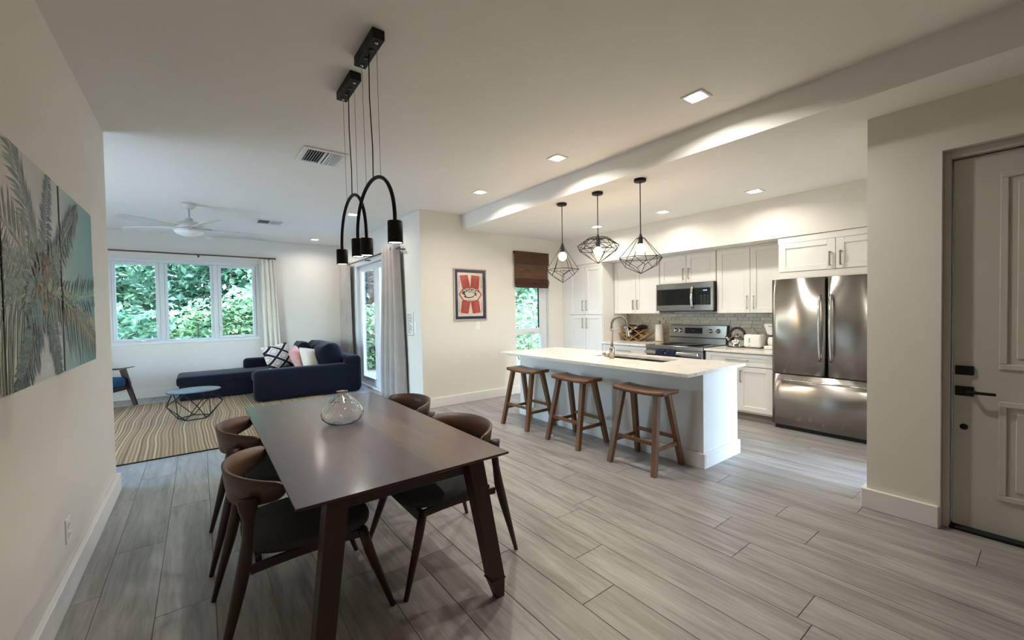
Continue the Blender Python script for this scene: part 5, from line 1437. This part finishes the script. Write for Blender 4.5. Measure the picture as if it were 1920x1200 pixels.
def armchair():
    a = thing('armchair', 'blue upholstered wooden armchair cut off by the left wall', 'armchair', (-.895, 9.535, .012))
    y0, y1 = 8.80, 9.5
    part('seat_cushion', MB().rbox(-1.62, -.985, y0, y1, .335, .505, .06, crown=.01), 'armblue', a, weld=True)
    part('back_cushion', MB().rbox(-1.78, -1.62, y0, y1, .40, .95, .06), 'armblue', a, weld=True)
    part('front_rail', B_(-1.03, -1.0, y0+.02, y1-.02, .285, .335, b=.004), 'armwood', a)
    part('rear_rail', B_(-1.72, -1.69, y0+.02, y1-.02, .3, .35, b=.004), 'armwood', a)
    for s, y in ((-1, y0-.035), (1, y1+.035)):
        part('front_leg', MB().bar((-1.07, y-.0*s, .62), (-1.0, y, .36), .035, .085, ref=(1, 0, 0)).bar((-1.005, y, .37), (-.895, y, .012), .035, .075, ref=(1, 0, 0), w2=.03, h2=.055), 'armwood', a)
        part('rear_leg', MB().bar((-1.72, y, .012), (-1.66, y, .62), .035, .05, ref=(1, 0, 0)), 'armwood', a)
        part('side_rail', MB().bar((-1.7, y, .30), (-1.0, y, .315), .035, .06), 'armwood', a)
        part('arm_rest', MB().bar((-1.80, y, .615), (-1.10, y, .628), .075, .026).bar((-1.10, y, .628), (-.905, y, .66), .075, .026, w2=.05, h2=.01), 'armwood', a)
    return a
_ac = armchair(); _ac.location = (-.884, 9.326, .012); _ac.rotation_euler.z = R(-28)

# ------------------------------------------------------------------ outdoors
def outdoors():
    struct('ground', B_(-30, 40, -30, 40, -.35, -.16), 'soil')
    struct('patio', B_(XG+.15, 5.4, YC+.15, 10.3, -.155, -.03), 'paver')
    rnd = random.Random(11)
    def shrub(name, lab, c, rx, ry, h, n, size, mat, cat='shrub', z0=-.16, branches=7, open_=0):
        s = thing(name, lab, cat, (c[0], c[1], z0), 'garden plants outside the windows')
        vs = []; fs = []
        # clumps give the crown an uneven outline
        cl = [(rnd.uniform(-.75, .75)*rx, rnd.uniform(-.75, .75)*ry, rnd.uniform(.15, .9)*h, rnd.uniform(.35, .6)) for _ in range(22)]
        for i in range(n):
            k = cl[rnd.randrange(len(cl))]; u = Vector((rnd.gauss(0, 1), rnd.gauss(0, 1), rnd.gauss(0, 1))).normalized()*(rnd.random()**.4)
            p = Vector((c[0]+k[0]+u.x*k[3]*rx, c[1]+k[1]+u.y*k[3]*ry, z0+max(.03, min(h*1.08, k[2]+u.z*k[3]*h*.6))))
            d = Vector((rnd.gauss(0, 1), rnd.gauss(0, 1)-.5, rnd.gauss(.1, .7))).normalized(); L = size*rnd.uniform(.6, 1.25); w = L*rnd.uniform(.26, .4)
            sd = d.cross(Vector((rnd.gauss(0, .5), rnd.gauss(0, .5), 1))).normalized(); up = sd.cross(d)
            o = len(vs); vs += [p, p+d*L*.45+sd*w+up*L*.05, p+d*L-up*L*.12, p+d*L*.45-sd*w+up*L*.05]
            fs += [(o, o+1, o+2), (o, o+2, o+3)]
        mb = MB(); mb.v = [tuple(v) for v in vs]; mb.f = fs; mb.sm = [False]*len(fs)
        me = bpy.data.meshes.new('foliage'); org = ORG[s]
        me.from_pydata([(v[0]-org[0], v[1]-org[1], v[2]-org[2]) for v in mb.v], [], fs); me.materials.append(M[mat])
        o = bpy.data.objects.new('foliage', me); COL.objects.link(o); o.parent = s; o['kind'] = 'stuff'
        for b in range(branches):
            k = cl[b % len(cl)]; e = Vector((c[0]+k[0], c[1]+k[1], z0+k[2])); st = Vector((c[0]+rnd.uniform(-.15, .15), c[1]+rnd.uniform(-.15, .15), z0))
            mid = st.lerp(e, .5)+Vector((rnd.uniform(-.15, .15), rnd.uniform(-.15, .15), .1*h))
            part('branch', MB().tube([st, mid, e], [.03, .02, .008], 6), 'bark', s)
    shrub('garden_tree', 'dark tree filling the gap beyond the right window pane', (3.9, 18.2), 2.2, 1.0, 6.5, 6000, .42, 'leafC', 'tree', branches=6)
    W_ = 'seen through the living room window'
    # bushes outside the living room window
    shrub('leafy_shrub', 'bright green leafy shrub filling the left window pane, '+W_, (-1.6, 12.0), 1.0, .7, 1.75, 2600, .17, 'leafB')
    shrub('leafy_shrub', 'bright green leafy shrub filling the middle window pane, '+W_, (.0, 12.2), 1.0, .7, 1.9, 2800, .16, 'leafA')
    shrub('leafy_shrub', 'bright green leafy shrub filling the right window pane, '+W_, (1.5, 12.2), 1.0, .7, 2.1, 2800, .15, 'leafA')
    shrub('garden_tree', 'mid green tree behind the shrub of the left pane', (-2.3, 14.4), 1.7, 1.0, 4.8, 5200, .21, 'leafB', 'tree', branches=12)
    shrub('garden_tree', 'mid green tree with bare branches behind the middle pane', (.3, 14.7), 1.7, 1.0, 4.8, 4200, .2, 'leafC', 'tree', branches=16)
    shrub('garden_tree', 'mid green tree behind the shrub of the right pane', (2.5, 14.5), 1.6, 1.0, 4.8, 5000, .2, 'leafB', 'tree', branches=12)
    shrub('garden_tree', 'dark tree at the back of the garden beyond the left pane', (-3.6, 17.2), 2.6, 1.0, 6.5, 6500, .42, 'leafC', 'tree', branches=8)
    shrub('garden_tree', 'dark tree at the back of the garden beyond the right pane', (.9, 17.4), 2.7, 1.0, 6.5, 7000, .42, 'leafC', 'tree', branches=8)
    # beyond the glass door
    shrub('leafy_shrub', 'bright green shrub seen through the glass door', (4.35, 12.2), .9, .8, 1.75, 2600, .15, 'leafA')
    shrub('garden_tree', 'grey branching tree seen through the glass door', (5.0, 14.5), 1.5, 1.0, 4.8, 5200, .2, 'leafD', 'tree', branches=18)
    shrub('garden_tree', 'dark tree at the back beyond the glass door', (6.0, 17.4), 2.6, 1.0, 6.5, 7000, .42, 'leafC', 'tree', branches=8)
    # beyond the narrow window
    shrub('leafy_shrub', 'bright green shrub filling the lower part of the narrow window', (7.2, 8.9), 1.0, .8, 1.9, 3000, .13, 'leafA')
    shrub('garden_tree', 'mid green tree filling the upper part of the narrow window', (8.6, 10.6), 1.6, 1.1, 4.4, 4200, .18, 'leafB', 'tree', branches=10)
    shrub('garden_tree', 'dark tree at the back beyond the narrow window', (11.0, 12.9), 2.4, 1.6, 6.0, 6500, .4, 'leafC', 'tree', branches=8)
outdoors()
